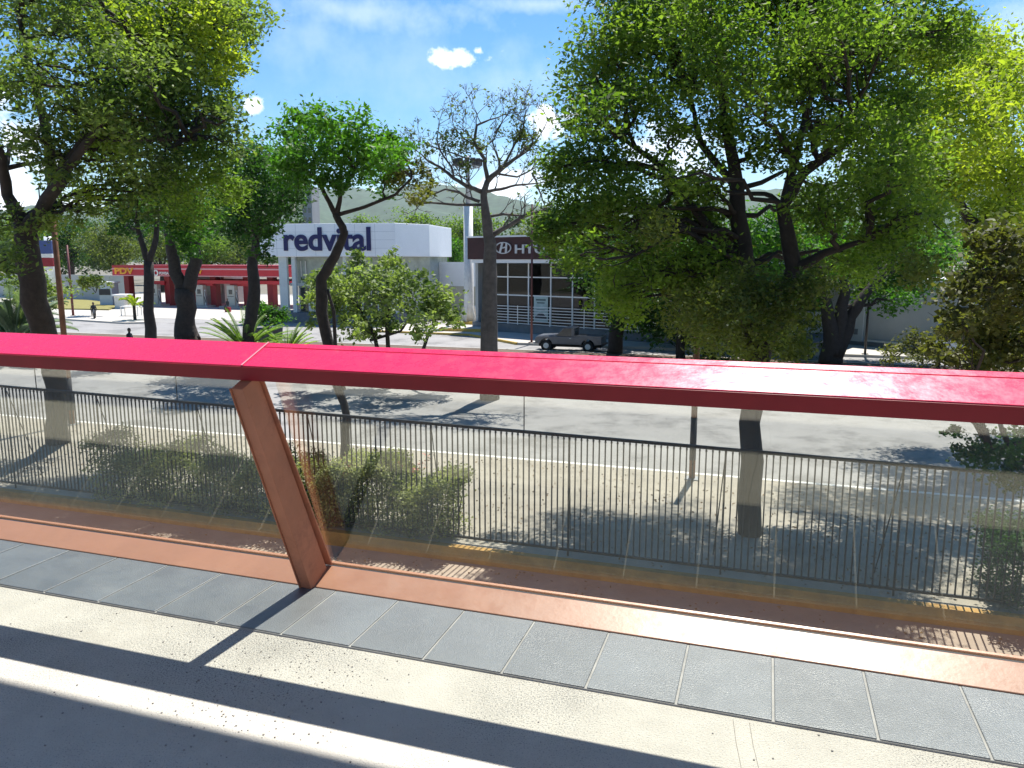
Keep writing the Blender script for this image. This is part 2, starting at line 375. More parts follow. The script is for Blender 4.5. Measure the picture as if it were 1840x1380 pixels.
# balustrade: inward-leaning posts, glass, wide magenta handrail, coral base
M_rail = mat('magenta_paint', (.66, .018, .085), .25, .10, 3, bump=.03, bscale=40, spec=.45, coat=.0, col2=(.56, .020, .075))
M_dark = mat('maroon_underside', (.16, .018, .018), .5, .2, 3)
M_coral = mat('coral_paint', (.40, .20, .125), .33, .10, 2.5, bump=.03, bscale=40, spec=.6)
M_post = mat('brown_red_paint', (.54, .205, .11), .5, .25, 2.2, bump=.1)
M_gask = mat('black_gasket', (.012, .008, .008), .6, .2)
dirt(M_rail, (.45, .16, .17), 14, .60, .80, .4); dirt(M_coral, (.34, .20, .15), 6, .56, .78, .5); dirt(M_post, (.22, .10, .07), 5, .52, .72, .6)
def glass_mat():
    m = bpy.data.materials.new('tinted_glass'); m.use_nodes = True; t = m.node_tree
    for n in list(t.nodes): t.nodes.remove(n)
    o = t.nodes.new('ShaderNodeOutputMaterial'); lw = t.nodes.new('ShaderNodeLayerWeight'); lw.inputs[0].default_value = .5
    p = t.nodes.new('ShaderNodeMath'); p.operation = 'POWER'; p.inputs[1].default_value = 4.; t.links.new(lw.outputs['Facing'], p.inputs[0])
    q = t.nodes.new('ShaderNodeMath'); q.operation = 'MULTIPLY_ADD'; q.inputs[1].default_value = .9; q.inputs[2].default_value = .07; t.links.new(p.outputs[0], q.inputs[0])
    tr = t.nodes.new('ShaderNodeBsdfTransparent'); tr.inputs[0].default_value = (.93, .94, .91, 1)
    gl = t.nodes.new('ShaderNodeBsdfGlossy'); gl.inputs['Roughness'].default_value = .0; gl.inputs[0].default_value = (1, 1, .96, 1)
    # a faint film of dust on the pane
    df = t.nodes.new('ShaderNodeBsdfDiffuse'); df.inputs[0].default_value = (.5, .48, .42, 1)
    g = t.nodes.new('ShaderNodeNewGeometry'); nz = t.nodes.new('ShaderNodeTexNoise'); nz.inputs['Scale'].default_value = 7; nz.inputs['Detail'].default_value = 9
    t.links.new(g.outputs['Position'], nz.inputs['Vector'])
    mr = t.nodes.new('ShaderNodeMapRange'); mr.inputs['From Min'].default_value = .45; mr.inputs['From Max'].default_value = .8; mr.inputs['To Min'].default_value = .003; mr.inputs['To Max'].default_value = .022
    t.links.new(nz.outputs[0], mr.inputs['Value'])
    m0 = t.nodes.new('ShaderNodeMixShader'); t.links.new(mr.outputs[0], m0.inputs[0]); t.links.new(tr.outputs[0], m0.inputs[1]); t.links.new(df.outputs[0], m0.inputs[2])
    mx = t.nodes.new('ShaderNodeMixShader'); t.links.new(q.outputs[0], mx.inputs[0]); t.links.new(m0.outputs[0], mx.inputs[1]); t.links.new(gl.outputs[0], mx.inputs[2])
    t.links.new(mx.outputs[0], o.inputs[0]); return m
M_glass = glass_mat()
bal = thing('balustrade', 'magenta railing with slanted brown posts, glass panes and coral base along the walkway', 'railing', W(-2.1, 3.2, ZD))
TL = .38                                    # inward lean per metre of height
ta = math.atan(.40); a_n, a_z = math.cos(ta), math.sin(ta); d_n, d_z = a_z, -a_n
def rail_section(inn, wd, th, top):
    n0, z0 = inn; return [(n0, z0), (n0+a_n*wd, z0+a_z*wd), (n0+a_n*wd+d_n*th, z0+a_z*wd+d_z*th), (n0+d_n*th, z0+d_z*th)]
UJ = -2.06
RA = (2.65, H-.435)
h1 = MB().sect(rail_section(RA, .207, .07, 0), -9, UJ-.002).build('handrail', M_rail, bal, bevel=.004)
q1 = MB(); s0 = rail_section(RA, .164, .07, 0); q1.sect(s0, UJ+.002, 6)
s1 = rail_section((RA[0]+a_n*.168, RA[1]+a_z*.168), .039, .07, 0); q1.sect(s1, UJ+.002, 6)
s2 = rail_section((RA[0]+d_n*.010+a_n*.1635, RA[1]+d_z*.010+a_z*.1635), .006, .06, 0); q1.sect(s2, UJ+.004, 6)
h2 = q1.build('handrail', M_rail, bal, bevel=.0025)
# weld bead at the joint
MB().sect([(RA[0]+a_n*t+(-d_n)*e, RA[1]+a_z*t+(-d_z)*e) for t, e in ((.0, 0), (.0, .004), (.207, .004), (.207, 0))], UJ-.004, UJ+.004).build('weld_seam', mat('seam_paint', (.75, .25, .3), .4), bal)
# strip over the rail's inner face, its downward-facing shade put into darker maroon
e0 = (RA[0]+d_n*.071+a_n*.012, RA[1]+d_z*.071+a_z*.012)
MB().sect([(RA[0]+d_n*t-a_n*w_, RA[1]+d_z*t-a_z*w_) for t, w_ in ((.004, 0.), (.004, .004), (.069, .004), (.069, 0.))], -9, 6).build('rail_face', mat('maroon_face_shade', (.33, .022, .028), .45, .2, 2.5), bal)
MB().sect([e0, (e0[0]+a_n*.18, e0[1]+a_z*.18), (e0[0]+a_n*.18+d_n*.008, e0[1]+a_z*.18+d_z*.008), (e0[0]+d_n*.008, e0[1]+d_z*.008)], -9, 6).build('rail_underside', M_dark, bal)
# posts
def post(uc):
    b_n, t_z = 3.055, H-.55
    tz = H-.53; tn = b_n-.40*(tz-ZD)
    h_ = .029; m = MB()
    m.sect([(b_n, ZD+.012), (3.222, ZD+.012), (tn+.105, tz+.045), (tn, tz)], uc-h_, uc+h_)
    p = m.build('post', M_post, bal, bevel=.003)
    m = MB(); m.sect([(b_n-.008, ZD+.012), (b_n+.012, ZD+.012), (tn+.012, tz), (tn-.008, tz)], uc-h_-.005, uc-h_-.001); m.build('front_flange', M_post, p)
    m = MB(); m.sect([(3.2235, ZD+.07), (3.2325, ZD+.074), (tn+.1155, tz+.045), (tn+.1065, tz+.045)], uc-.032, uc+.044); m.build('outer_flange', M_post, p, bevel=.002)
for u in (-6.1, -2.072, 1.93): post(u)
# glass
def pane(u0, u1):
    b = (3.237, ZD+.058); t = (3.237-.385*(H-.45-ZD-.058), H-.45)
    m = MB().sect([b, (b[0]+.010, b[1]+.002), (t[0]+.010, t[1]+.002), t], u0, u1); m.build('glass_pane', M_glass, bal)
for a_, b_ in ((-9, -6.1295), (-6.0705, -2.1015), (-2.0425, 1.9005), (1.9595, 6)): pane(a_, b_)
# base channel
for a_, b_ in ((-9, UJ-.0), (UJ+.0, 6)):
    a2, b2 = a_+.002, b_-.002
    MB().sect([(3.082, ZD+.008), (3.082, ZD+.014), (3.225, ZD+.068), (3.225, ZD+.008)], a2, b2).build('base_channel', M_coral, bal, bevel=.003)
    MB().sect([(3.227, ZD+.008), (3.227, ZD+.055), (3.256, ZD+.060), (3.256, ZD+.008)], a2, b2).build('gasket', M_gask, bal)
    MB().sect([(3.258, ZD+.008), (3.258, ZD+.068), (3.272, ZD+.073), (3.275, ZD+.008)], a2, b2).build('outer_lip', M_coral, bal, bevel=.002)

# roof over the walkway and the building behind us (they cast the shade on the deck)
M_wall = mat('mall_wall', (.42, .38, .34), .9, .15, 1)
M_roof = mat('roof_slab', (.30, .27, .25), .9, .15, 1)
rf = thing('mall_building', 'mall building with flat roof overhanging the walkway', 'building', W(0, -5, 0))
EDGE = 1.98+5.2/math.tan(R(SUN_EL))
MB().box(-30, 30, -.6, EDGE, ZD+5.2, ZD+5.5).build('roof', M_roof, rf)
MB().box(-30, 30, -6, -5.0, -.4, ZD+2.6).build('wall', M_wall, rf)
for u_ in (-24, -16, 12, 20): MB().box(u_-.2, u_+.2, 1.6, 2.0, ZD, ZD+5.19).build('column', M_wall, rf)
MB().box(-30, 30, 2.9, 3.07, -.4, ZD-.46).build('wall', M_wall, rf)

# ------------------------------------------------------------------ fence
M_iron = mat('black_iron', (.012, .012, .013), .5, .2)
fence = thing('iron_fence', 'long black iron bar fence standing behind the yellow kerb', 'fence', W(-5, 14.7, .15))
FN = 14.72
def FT(u): return 2.64-.0139*(u-2.6)
def rod(mb, u, z0, z1, r, n=FN): mb.box(u-r, u+r, n-r, n+r, z0, z1)
def rail_(mb, u0, u1, h, z0, z1): mb.add([W(u, n, FT(u)*(z1 > 1)+z) for z in (z0, z1 if z1 < 1 else 0) for u, n in ((u0, FN-h), (u1, FN-h), (u1, FN+h), (u0, FN+h))], [(3,2,1,0), (4,5,6,7), (0,1,5,4), (1,2,6,5), (2,3,7,6), (3,0,4,7)])
fr = MB(); rail_(fr, -26, 5.9, .03, -.06, 2); fr.build('top_rail', M_iron, fence)
fr = MB(); fr.box(-26, 5.9, FN-.022, FN+.022, .26, .31); fr.build('bottom_rail', M_iron, fence)
bm_ = MB(); rod(bm_, 0, .31, 2.59, .0128); bm_.box(-.018, .018, FN-.018, FN+.018, 2.53, 2.555)
bar0 = bm_.build('bar', M_iron, fence); u = 5.02; base_ = W(0, 0)
for k in range(100):
    o = bar0 if k == 0 else bar0.copy()
    if k: C.objects.link(o); o.parent = fence
    sz = (FT(u)-.05-.31)/(2.59-.31); o.scale = (1, 1, sz)
    o.location = -WL[fence]+(W(u, 0)-base_)+Vector((0, 0, .31-.31*sz)); u -= .122
fb = MB(); near_end = u
for u in [5.142+.122*k for k in range(6)]+[near_end-.122*k for k in range(int((near_end+26)/.122))]:
    rod(fb, u, .31, FT(u)-.05, .0128); fb.box(u-.018, u+.018, FN-.018, FN+.018, FT(u)-.11, FT(u)-.085)
fb.build('far_bars', M_iron, fence, kind='stuff')
u = -25.
while u < 5.9:
    m = MB(); rod(m, u, .15, FT(u)-.05, .017); m.build('fence_post', M_iron, fence)
    m = MB(); m.tube([W(u, FN+.03, FT(u)-.15), W(u-.2, FN+1.0, .15)], .012, 6); m.build('brace', M_iron, fence)
    u += 3.05
for px in (65, 318, 941):
    q = P(px, 730, 14.); uu = None
    # find the fence position seen there
    for k in range(2000):
        uu = -26+k*.016; p_ = W(uu, FN, FT(uu))-Vector((0, 0, H)); c_, s_ = math.cos(PITCH), math.sin(PITCH)
        if 920+F*p_.x/(p_.y*c_-p_.z*s_) > px: break
    m = MB(); m.tube([W(uu, FN, FT(uu)), W(uu, FN, FT(uu)+1.15)], .012, 6); m.build('extension_rod', M_iron, fence)

# ------------------------------------------------------------------ street posts with dark band for the glass reflection's gap
M_rust = mat('rusty_steel', (.17, .075, .04), .8, .4, 4, bump=.2)
M_navy = mat('dark_grey_paint', (.05, .05, .055), .7, .2, 3)
M_steel = mat('grey_steel', (.30, .31, .32), .5, .1, 3)
def street_post(u, n, zb, ht, r, label, m=M_rust, band=True, cap=None, lean=0.):
    t = thing('street_post', label, 'post', W(u, n, zb), 'steel posts along the street')
    top = W(u+lean, n, zb+ht)
    MB().tube([W(u, n, zb), W(u+lean*.5, n, zb+ht*.5), top], [r, r*.95, r*.8], 10).build('pole', m, t, smooth=True)
    MB().box(u-.19, u+.19, n-.19, n+.19, zb, zb+.03).build('base_plate', M_steel if band else m, t)
    if band: MB().tube([W(u, n, zb+.55), W(u+lean*.1, n, zb+1.75)], r*1.06, 10).build('reflection_gap_band', M_navy, t, smooth=True)  # dark tone painted on where the bright reflection in the glass drops out
    return t
street_post(-1.75, 21.3, .15, 5.2, .085, 'steel post with dark band, coloured in for a reflection gap, between the two nearest trunks, behind the fence')
street_post(-24.3, 21.4, .15, 9.4, .105, 'tall rusty steel pole rising at the left before the fuel station')
street_post(-16.4, 54.2, .15, 10, .085, 'thin maroon pole in front of the showroom glass', mat('maroon_pole', (.12, .04, .04), .6), False)
street_post(6.2, 54.2, .15, 7, .075, 'dark thin pole before the pale wall at the right', M_iron, False)
street_post(-72.2, 65, .15, 7.6, .13, 'slim maroon pole on the corner pavement, left', mat('maroon_pole_far', (.16, .05, .045), .6), False)
street_post(-79, 88, .05, 13, .1, 'thin white pole behind the fuel station yard wall', M_white, False)
street_post(-36.2, 58.7, .0, 6.3, .07, 'thin dark pole beside the pharmacy corner', M_iron, False)

# ------------------------------------------------------------------ trees
def tree(name, label, base, paths, lobes, D, lm, bark=BARK, leaf=.13, dens=1.6, forks=None, r0=.1, twigs=4, group=None, cat='tree', extra=None, **kw):
    t = thing(name, label, cat, base, group)
    mb = MB(); fk = []
    for pts, rad in paths:
        q, r = dens_path([Vector(p) for p in pts], rad, .015*max(rad)*6); mb.tube(q, r, 12, wob=.05); fk += q[len(q)//2:]
    cr, cs = crown('crown', lobes, D, lm, t, leaf, dens, **kw)
    limbs(mb, [tuple(x) for x in (forks or fk)], cs, r0, twigs)
    mb.build('trunk', bark, t, smooth=True)
    if extra:
        for (lb, m2, lf, ds) in extra:
            c2, _ = crown('foliage', lb, D, m2, t, lf, ds, **kw)
    return t

# A: the big shade tree, its trunk just beyond the fence
DA = 16.6
b = W(-.1, 17.3, .15)
ptA = [b, P(1348, 760, 16.2), P(1362, 640, 16.4), P(1338, 480, 16.8), P(1325, 340, 17), P(1300, 200, 17.2)]
ptA2 = [P(1362, 650, 16.4), P(1400, 560, 16.2), P(1428, 484, 16.), P(1408, 370, 16.), P(1445, 310, 15.8), P(1530, 250, 15.6)]
ptA3 = [P(1428, 484, 16.), P(1480, 455, 15.6), P(1560, 430, 15.2)]
ptA4 = [P(1340, 480, 16.8), P(1250, 380, 17), P(1190, 300, 17.2), P(1120, 250, 17.4)]
ptA5 = [P(1325, 340, 17), P(1260, 260, 17.4), P(1240, 170, 17.6)]
ptA6 = [P(1408, 370, 16), P(1440, 240, 16.4), P(1470, 120, 16.8)]
lobA = [(1120,90,75),(1075,150,60),(1060,215,55),(1190,50,80),(1290,20,90),(1400,10,90),(1500,30,90),(1590,60,60),(1150,170,60),(1330,120,80),(1420,170,60),(1510,150,80),
        (1080,290,65),(1010,300,45),(1030,390,60),(985,410,35),(1100,380,70),(1150,470,65),(1120,530,50),(1225,390,70),(1200,240,40),(1300,220,50),(1275,330,40),(1380,260,50),(1210,330,40),
        (1560,240,70),(1630,180,60),(1500,230,45),(1550,340,70),(1620,300,70),(1480,370,60),(1600,410,65),(1540,470,50),(1660,390,50),(1260,480,60),(1000,440,28),(1050,470,40),(1095,520,35),(1700,60,50),(1450,100,60),(1130,-70,80,18.5),(1270,-90,90,19),(1420,-90,90,18.5),(1550,-80,90,19),(1670,-40,70,19),(1080,-60,60,19.5),(1200,-150,80,21),(1340,-150,80,21),(1480,-150,80,21),(1620,-130,80,21),(1250,130,60)]
extraA = [(1240,560,50),(1300,560,60),(1270,610,40),(1350,610,55),(1400,560,60),(1340,520,50),(1220,500,40),(1410,620,35),(1460,500,45),(1640,480,40),(1180,420,45)]
tree('shade_tree', 'huge green shade tree filling the upper right, trunk behind the fence', b,
     [(ptA, [.27, .22, .23, .20, .16, .09]), (ptA2, [.2, .16, .17, .13, .10, .05]), (ptA3, [.12, .08, .04]), (ptA4, [.12, .09, .07, .04]), (ptA5, [.09, .07, .03]), (ptA6, [.10, .07, .03])],
     lobA, DA, LEAF, BARKD, leaf=.12, dens=1.0, r0=.06, jit=.25, extra=[(extraA, LEAFO, .11, 1.0)], clump=.22, double=1.5)
# B: yellow-green tree behind it at the right
b = W(17, 27, 0)
tree('feathery_tree', 'bright yellow-green feathery tree at the upper right edge', b,
     [([b, P(1800, 600, 24), P(1780, 450, 24), P(1700, 330, 24), P(1600, 250, 24)], [.3, .25, .2, .12, .05]), ([P(1780, 450, 24), P(1830, 330, 24), P(1800, 200, 24)], [.18, .12, .05])],
     [(1620,90,60),(1690,80,60),(1760,110,65),(1830,150,60),(1700,170,60),(1660,240,60),(1780,220,70),(1740,300,60),(1830,300,60),(1700,340,50),(1800,390,60),(1670,300,50),(1840,450,60)], 24, LEAFY, leaf=.16, dens=1.15, r0=.07, double=2)
# C: dark tree close at the right edge
b = W(9.6, 12.4, -.16)
tree('broadleaf_tree', 'dark brownish broad-leaved tree close by at the right edge, branch hanging over the fence', b,
     [([b, P(1990, 900, 10.5), P(1960, 700, 10.5), P(1900, 560, 10.5), P(1850, 450, 10.5)], [.2, .17, .14, .1, .05]), ([P(1960, 700, 10.5), P(1880, 780, 10), P(1780, 810, 9.8)], [.07, .04, .02])],
     [(1800,455,55),(1750,520,50),(1820,540,60),(1720,590,40),(1780,610,50),(1840,620,50),(1690,625,30),(1740,650,35),(1860,470,60),(1830,700,30)], 10.4, LEAFBR, leaf=.082, dens=1.25, r0=.035, aspect=.75, clump=.14, double=.6,
     extra=[([(1790,815,45),(1740,800,28),(1835,850,40),(1810,870,25),(1715,785,18),(1860,800,50)], LEAFD, .065, .8), ([(1820,600,35),(1835,510,30),(1790,420,35)], LEAFO, .08, .6)])
# far-row trees at the right
def ped(px, D, z=.14):
    r = P(px, 600, D); return Vector((r.x, r.y, z))
b = ped(1106, 50)
tree('median_tree', 'dark-trunked tree beside the parked pickup', b, [([b, P(1108, 590, 50), P(1112, 540, 50), P(1120, 470, 50)], [.52, .45, .4, .2])],
     [(1110,500,45),(1070,470,40),(1150,520,45),(1120,440,50),(1060,420,40),(1180,480,45),(1200,560,35),(1010,440,28),(1040,470,35),(1130,560,40),(1170,560,35),(1105,480,40),(1180,590,32),(1220,600,30),(1200,520,45),(1250,540,45)], 50, LEAFD, BARKD, leaf=.3, dens=1.3, r0=.14, clump=.5)
b = ped(1497, 45)
tree('median_tree', 'multi-stemmed tree before the pale wall at right', b,
     [([b, P(1497, 620, 45), P(1485, 540, 45), P(1470, 480, 45)], [.7, .55, .3, .2]), ([P(1497, 640, 45), P(1512, 580, 45), P(1518, 500, 45)], [.5, .4, .25]), ([P(1500, 640, 45), P(1530, 570, 45), P(1560, 520, 45), P(1600, 470, 45)], [.5, .35, .25, .12])],
     [(1390,400,50),(1430,440,50),(1340,430,45),(1370,480,45),(1300,450,45),(1260,430,40),(1470,470,50),(1530,470,50),(1590,480,50),(1640,500,45),(1560,520,35),(1500,420,50),(1440,520,35),(1610,540,30),(1660,450,50)], 45, LEAFB, BARKD, leaf=.27, dens=1.2, r0=.16, clump=.45)
b = ped(1225, 47)
tree('median_tree', 'low olive tree whose foliage reaches the ground near the showroom railing', b, [([b, P(1222, 600, 47), P(1215, 540, 47)], [.3, .25, .15])],
     [(1300,560,50),(1250,590,35),(1330,620,35),(1390,600,40),(1280,630,28),(1440,590,35),(1430,640,25),(1360,640,25)], 46, LEAFO, BARKD, leaf=.26, dens=1.3, r0=.12, clump=.4)
b = ped(1690, 44)
tree('roadside_bush', 'dark bush in front of the white vehicle at far right', b, [([b, P(1690, 640, 40)], [.12, .06])],
     [(1640,620,28),(1610,640,22),(1680,645,25),(1760,650,25),(1810,630,40)], 40, LEAFBR, BARKD, leaf=.2, dens=1.3, r0=.05, clump=.3, cat='bush')

# L1: the big leaning tree at the left
b = W(-22.3, 19.0, .15); DL = 22
tree('shade_tree', 'big leaning tree at the upper left with a forked dark trunk', b,
     [([b, P(103, 720, 24), P(92, 640, 23.5), P(64, 540, 22.5), P(48, 440, 22), P(42, 400, 22)], [.36, .29, .34, .36, .32, .26]),
      ([P(44, 410, 22), P(15, 350, 22), P(2, 280, 21.5), P(-30, 200, 21)], [.2, .15, .12, .08]),
      ([P(46, 420, 22), P(85, 360, 21.5), P(115, 310, 21), P(150, 250, 21), P(190, 160, 21)], [.24, .18, .15, .12, .05]),
      ([P(115, 310, 21), P(170, 240, 20.5), P(235, 130, 20), P(290, 60, 20)], [.12, .1, .08, .04]),
      ([P(100, 340, 21.5), P(75, 200, 22), P(50, 100, 22), P(30, 10, 22)], [.13, .11, .09, .06]),
      ([P(150, 250, 21), P(260, 250, 20.5), P(340, 250, 20)], [.08, .06, .03])],
     [(50,30,70),(150,20,75),(250,20,75),(340,40,70),(400,20,50),(20,150,55),(110,200,55),(180,130,60),(260,110,65),(340,120,65),(395,110,45),(420,60,35),(90,270,50),(160,220,60),(230,210,70),(310,200,65),(370,190,50),
      (30,240,35),(200,290,60),(270,290,60),(330,280,55),(390,260,45),(410,220,35),(240,350,45),(300,340,45),(110,330,35),(150,370,30),(60,110,50),(40,-80,80),(190,-90,80),(320,-70,70),(430,20,40),(180,60,60),(300,150,60),(20,400,40),(90,400,35),(0,470,40)],
     DL, LEAFG, BARKD, leaf=.15, dens=.66, r0=.07, clump=.25, double=1.8,
     extra=[([(330,30,60),(400,50,48),(220,30,50),(410,160,30),(280,60,50),(370,110,45),(420,110,30),(160,350,30)], LEAFY, .14, .6), ([(330,330,45),(380,300,40),(410,350,35),(350,380,35),(200,240,50),(270,180,50)], LEAF, .14, .9)])
b = ped(335, 56)
tree('median_tree', 'thick flared trunk forking into two limbs under bright leaves before the fuel station', b,
     [([b, P(335, 600, 56), P(330, 570, 56), P(332, 520, 56)], [.98, .82, .66, .68]), ([P(330, 530, 56), P(312, 470, 56), P(300, 410, 56)], [.5, .42, .28]), ([P(336, 530, 56), P(352, 470, 56), P(352, 400, 56)], [.5, .42, .28])],
     [(330,410,40),(370,400,35),(300,400,35),(350,370,45),(310,360,40),(395,390,25),(340,440,25)], 55, LEAFB, BARK, leaf=.34, dens=1.2, r0=.15, clump=.5)
b = ped(270, 46)
tree('median_tree', 'slim straight dark trunk forking high, left of the thick flared trunk', b,
     [([b, P(269, 560, 46), P(267, 470, 46)], [.38, .3, .28]), ([P(267, 475, 46), P(252, 430, 46), P(244, 380, 46)], [.2, .16, .1]), ([P(267, 475, 46), P(280, 430, 46), P(284, 370, 46)], [.2, .16, .1])],
     [(240,380,35),(285,370,35),(215,370,30),(260,345,45),(220,410,22)], 46, LEAFD, BARKD, leaf=.28, dens=1.2, r0=.1, clump=.4)
b = ped(446, 42)
tree('median_tree', 'dense dark green round tree left of the pharmacy', b,
     [([b, P(447, 590, 42), P(457, 540, 42), P(455, 480, 42), P(460, 430, 42)], [.38, .3, .34, .28, .2])],
     [(450,290,42),(495,310,50),(430,340,45),(470,370,46),(512,362,34),(420,400,38),(455,410,36),(478,415,20),(535,330,32),(400,360,30),(470,455,18)], 40, LEAFD, BARKD, leaf=.24, dens=1.6, r0=.12, clump=.4,
     extra=[([(470,275,35),(430,310,30),(510,300,35),(490,350,35)], LEAFB, .22, .7)])
b = W(-12.0, 20.0, .15)
tree('round_tree', 'bright green umbrella-shaped tree with a crooked trunk before the pharmacy sign', b,
     [([b, P(622, 745, 22.5), P(606, 690, 22.5), P(590, 620, 22.5), P(577, 560, 22.5), P(578, 500, 22.5), P(600, 462, 22.5), P(620, 420, 22.5), P(603, 385, 22.5)], [.15, .11, .13, .16, .17, .165, .14, .11, .10]),
      ([P(618, 700, 22.5), P(604, 640, 22.3), P(600, 560, 22.2), P(588, 520, 22.2)], [.06, .055, .05, .04]),
      ([P(604, 388, 22.5), P(585, 350, 22.5), P(565, 320, 22.5)], [.08, .06, .04]),
      ([P(604, 388, 22.5), P(612, 350, 22.5), P(635, 310, 22.5)], [.08, .06, .04]),
      ([P(607, 386, 22.5), P(655, 372, 22.5), P(710, 350, 22.5), P(740, 320, 22.5)], [.06, .05, .04, .03])],
     [(545,225,38),(590,215,32),(640,230,35),(560,275,42),(610,265,45),(665,265,40),(700,285,35),(640,305,38),(590,320,30),(515,290,30),(530,320,28),(720,265,24),(690,240,24),(525,255,28),(690,320,32),(620,340,18)],
     22.5, LEAFB, BARKD, leaf=.15, dens=1.5, r0=.035, clump=.22, flat=.8, extra=[([(730,315,32),(750,345,25),(720,290,25),(755,300,18)], LEAFBR, .15, 1.1)])
# small leafy tree (bush)
b = ped(690, 37, .1)
tree('bushy_tree', 'light leafy bush-like tree with several thin stems, before the pharmacy window', b,
     [([b, P(672, 600, 37), P(640, 545, 37)], [.12, .09, .05]), ([ped(700, 37, .1), P(695, 590, 37), P(700, 540, 37)], [.13, .1, .05]), ([ped(735, 37, .1), P(770, 600, 37), P(790, 560, 37)], [.11, .08, .05]), ([P(665, 612, 37), P(720, 595, 37), P(745, 560, 37)], [.07, .06, .04])],
     [(590,505,34),(570,540,28),(600,560,26),(630,590,24),(660,600,24),(610,520,30),(800,540,30),(815,575,18),(680,570,30),(640,470,20),(700,465,22),(570,500,26),(620,500,28),(660,500,32),(700,490,32),(745,500,30),(640,540,30),(690,540,35),(740,545,35),(785,550,32),(760,590,30),(700,585,22),(810,570,20),(720,510,30),(570,580,16)],
     36.5, LEAFP, BARKD, leaf=.235, dens=1.25, r0=.03, clump=.25, aspect=.6)

# bare tree
def bare_tree():
    D = 34; b = ped(879, D, 0); t = thing('bare_tree', 'nearly leafless spreading tree with a thick straight trunk in the centre', 'tree', b)
    mb = MB(); tips = []
    def seg(pts, r0, r1, lv):
        p = poly_px(pts, D); q, r = dens_path(p, list(np.linspace(r0, r1, len(p))), .015, 3); mb.tube(q, r, 7, wob=.05)
        for i in range(2, len(q), 2):
            dr = (q[i]-q[i-1]).normalized(); grow(q[i], (dr+Vector((random.uniform(-.8, .8), random.uniform(-.9, .9), random.uniform(.0, .9)))).normalized(), random.uniform(.4, .8), r[i]*.5, lv)
        grow(q[-1], (q[-1]-q[-2]).normalized(), .65, r[-1], lv)
    def grow(p, d, l, r, lv):
        pts = [p]; 
        for i in range(3):
            d = (d+Vector((random.gauss(0, .22), random.gauss(0, .22), random.gauss(.06, .16)))).normalized(); pts.append(pts[-1]+d*l/3)
        mb.tube(pts, [r, r*.85, r*.7, r*.55], 5, cap=False); tips.append(pts[-1])
        if lv > 0:
            for _ in range(random.choice((2, 3, 3))):
                e = (d+Vector((random.gauss(0, .6), random.gauss(0, .6), random.gauss(.10, .45)))).normalized(); grow(pts[-1], e, l*random.uniform(.6, .85), max(r*.55, .011), lv-1)
    q, r = dens_path([b, P(879, 620, D), P(880, 520, D), P(881, 440, D), P(872, 380, D), P(868, 350, D), P(876, 325, D)], [.44, .39, .33, .28, .19, .15, .12], .01); mb.tube(q, r, 12, wob=.06)
    seg([(876,325),(870,285),(852,255),(858,225),(880,215)], .10, .035, 3)
    seg([(876,325),(905,300),(935,278)], .13, .06, 3)
    seg([(877,322),(890,312),(930,318),(955,305)], .06, .03, 2)
    seg([(868,345),(840,335),(815,320),(790,300),(770,290)], .11, .04, 3)
    seg([(863,362),(840,355),(825,345),(800,340),(765,355)], .08, .03, 2)
    seg([(865,368),(820,368),(775,364),(750,366)], .07, .03, 1)
    seg([(870,345),(900,340),(925,333),(960,330)], .08, .03, 2)
    seg([(872,390),(905,385),(940,388),(960,375)], .07, .03, 1)
    seg([(880,425),(915,405),(940,390),(975,378)], .13, .05, 2)
    seg([(955,310),(965,330),(975,360)], .05, .03, 1)
    seg([(815,322),(812,300),(790,270),(785,250)], .05, .03, 2)
    seg([(905,300),(925,260),(940,230)], .06, .03, 3)
    seg([(868,270),(835,250),(820,235)], .04, .022, 3)
    seg([(870,290),(840,285),(800,270),(770,262)], .045, .02, 3)
    seg([(890,240),(905,215)], .04, .018, 3)
    seg([(905,300),(950,270),(975,235)], .05, .02, 3)
    seg([(900,300),(885,255),(900,225)], .04, .02, 2)
    mb.build('trunk', BARKG, t, smooth=True)
    tp = np.array([p for p in tips if random.random() < .55]); 
    rt = random.sample([tuple(x) for x in tp], min(300, len(tp)))
    a = np.repeat(np.array(rt), 3, 0)+np.random.normal(size=(3*len(rt), 3))*.12
    cl = np.concatenate([a]+[lobe_points(P(px, py, D), rr*D/F, nn, clump=.3) for px, py, rr, nn in ((815,250,22,380),(850,260,22,260),(925,240,20,260),(945,255,22,330),(765,275,14,120),(840,300,18,160))])
    link('crown', leaves_mesh('crown', cl, .14, .2, .6), LEAFO, t)
bare_tree()

# ------------------------------------------------------------------ palms and low plants
M_palm = leafmat('palm_leaf', (.05, .11, .03), (.14, .24, .06), .35, .4, 1.)
M_palmg = leafmat('palm_leaf_grey', (.10, .15, .09), (.24, .30, .20), .3, .4, 1.)
def frond(vs, fs, base, d, L_, w, nleaf=34, arch=.5):
    side = d.cross(Vector((0, 0, 1))).normalized()
    for i in range(nleaf):
        t = .18+.82*i/(nleaf-1); 
        p = base+d*L_*t+Vector((0, 0, 1))*L_*(arch*t-arch*1.5*t*t)
        for s in (-1, 1):
            e = (side*s+d*.7+Vector((0, 0, .25))).normalized()*w*math.sin(math.pi*min(1, .15+t*.85))**.6*random.uniform(.8, 1.1)
            q = Vector((0, 0, 1)).cross(e).normalized()*w*.055
            k = len(vs); vs += [tuple(p-q), tuple(p+q), tuple(p+e*.6+q*.8+Vector((0,0,.02))), tuple(p+e-Vector((0, 0, .12*w))), tuple(p+e*.6-q*.8+Vector((0,0,.02)))]
            fs += [(k, k+1, k+2, k+3, k+4)]
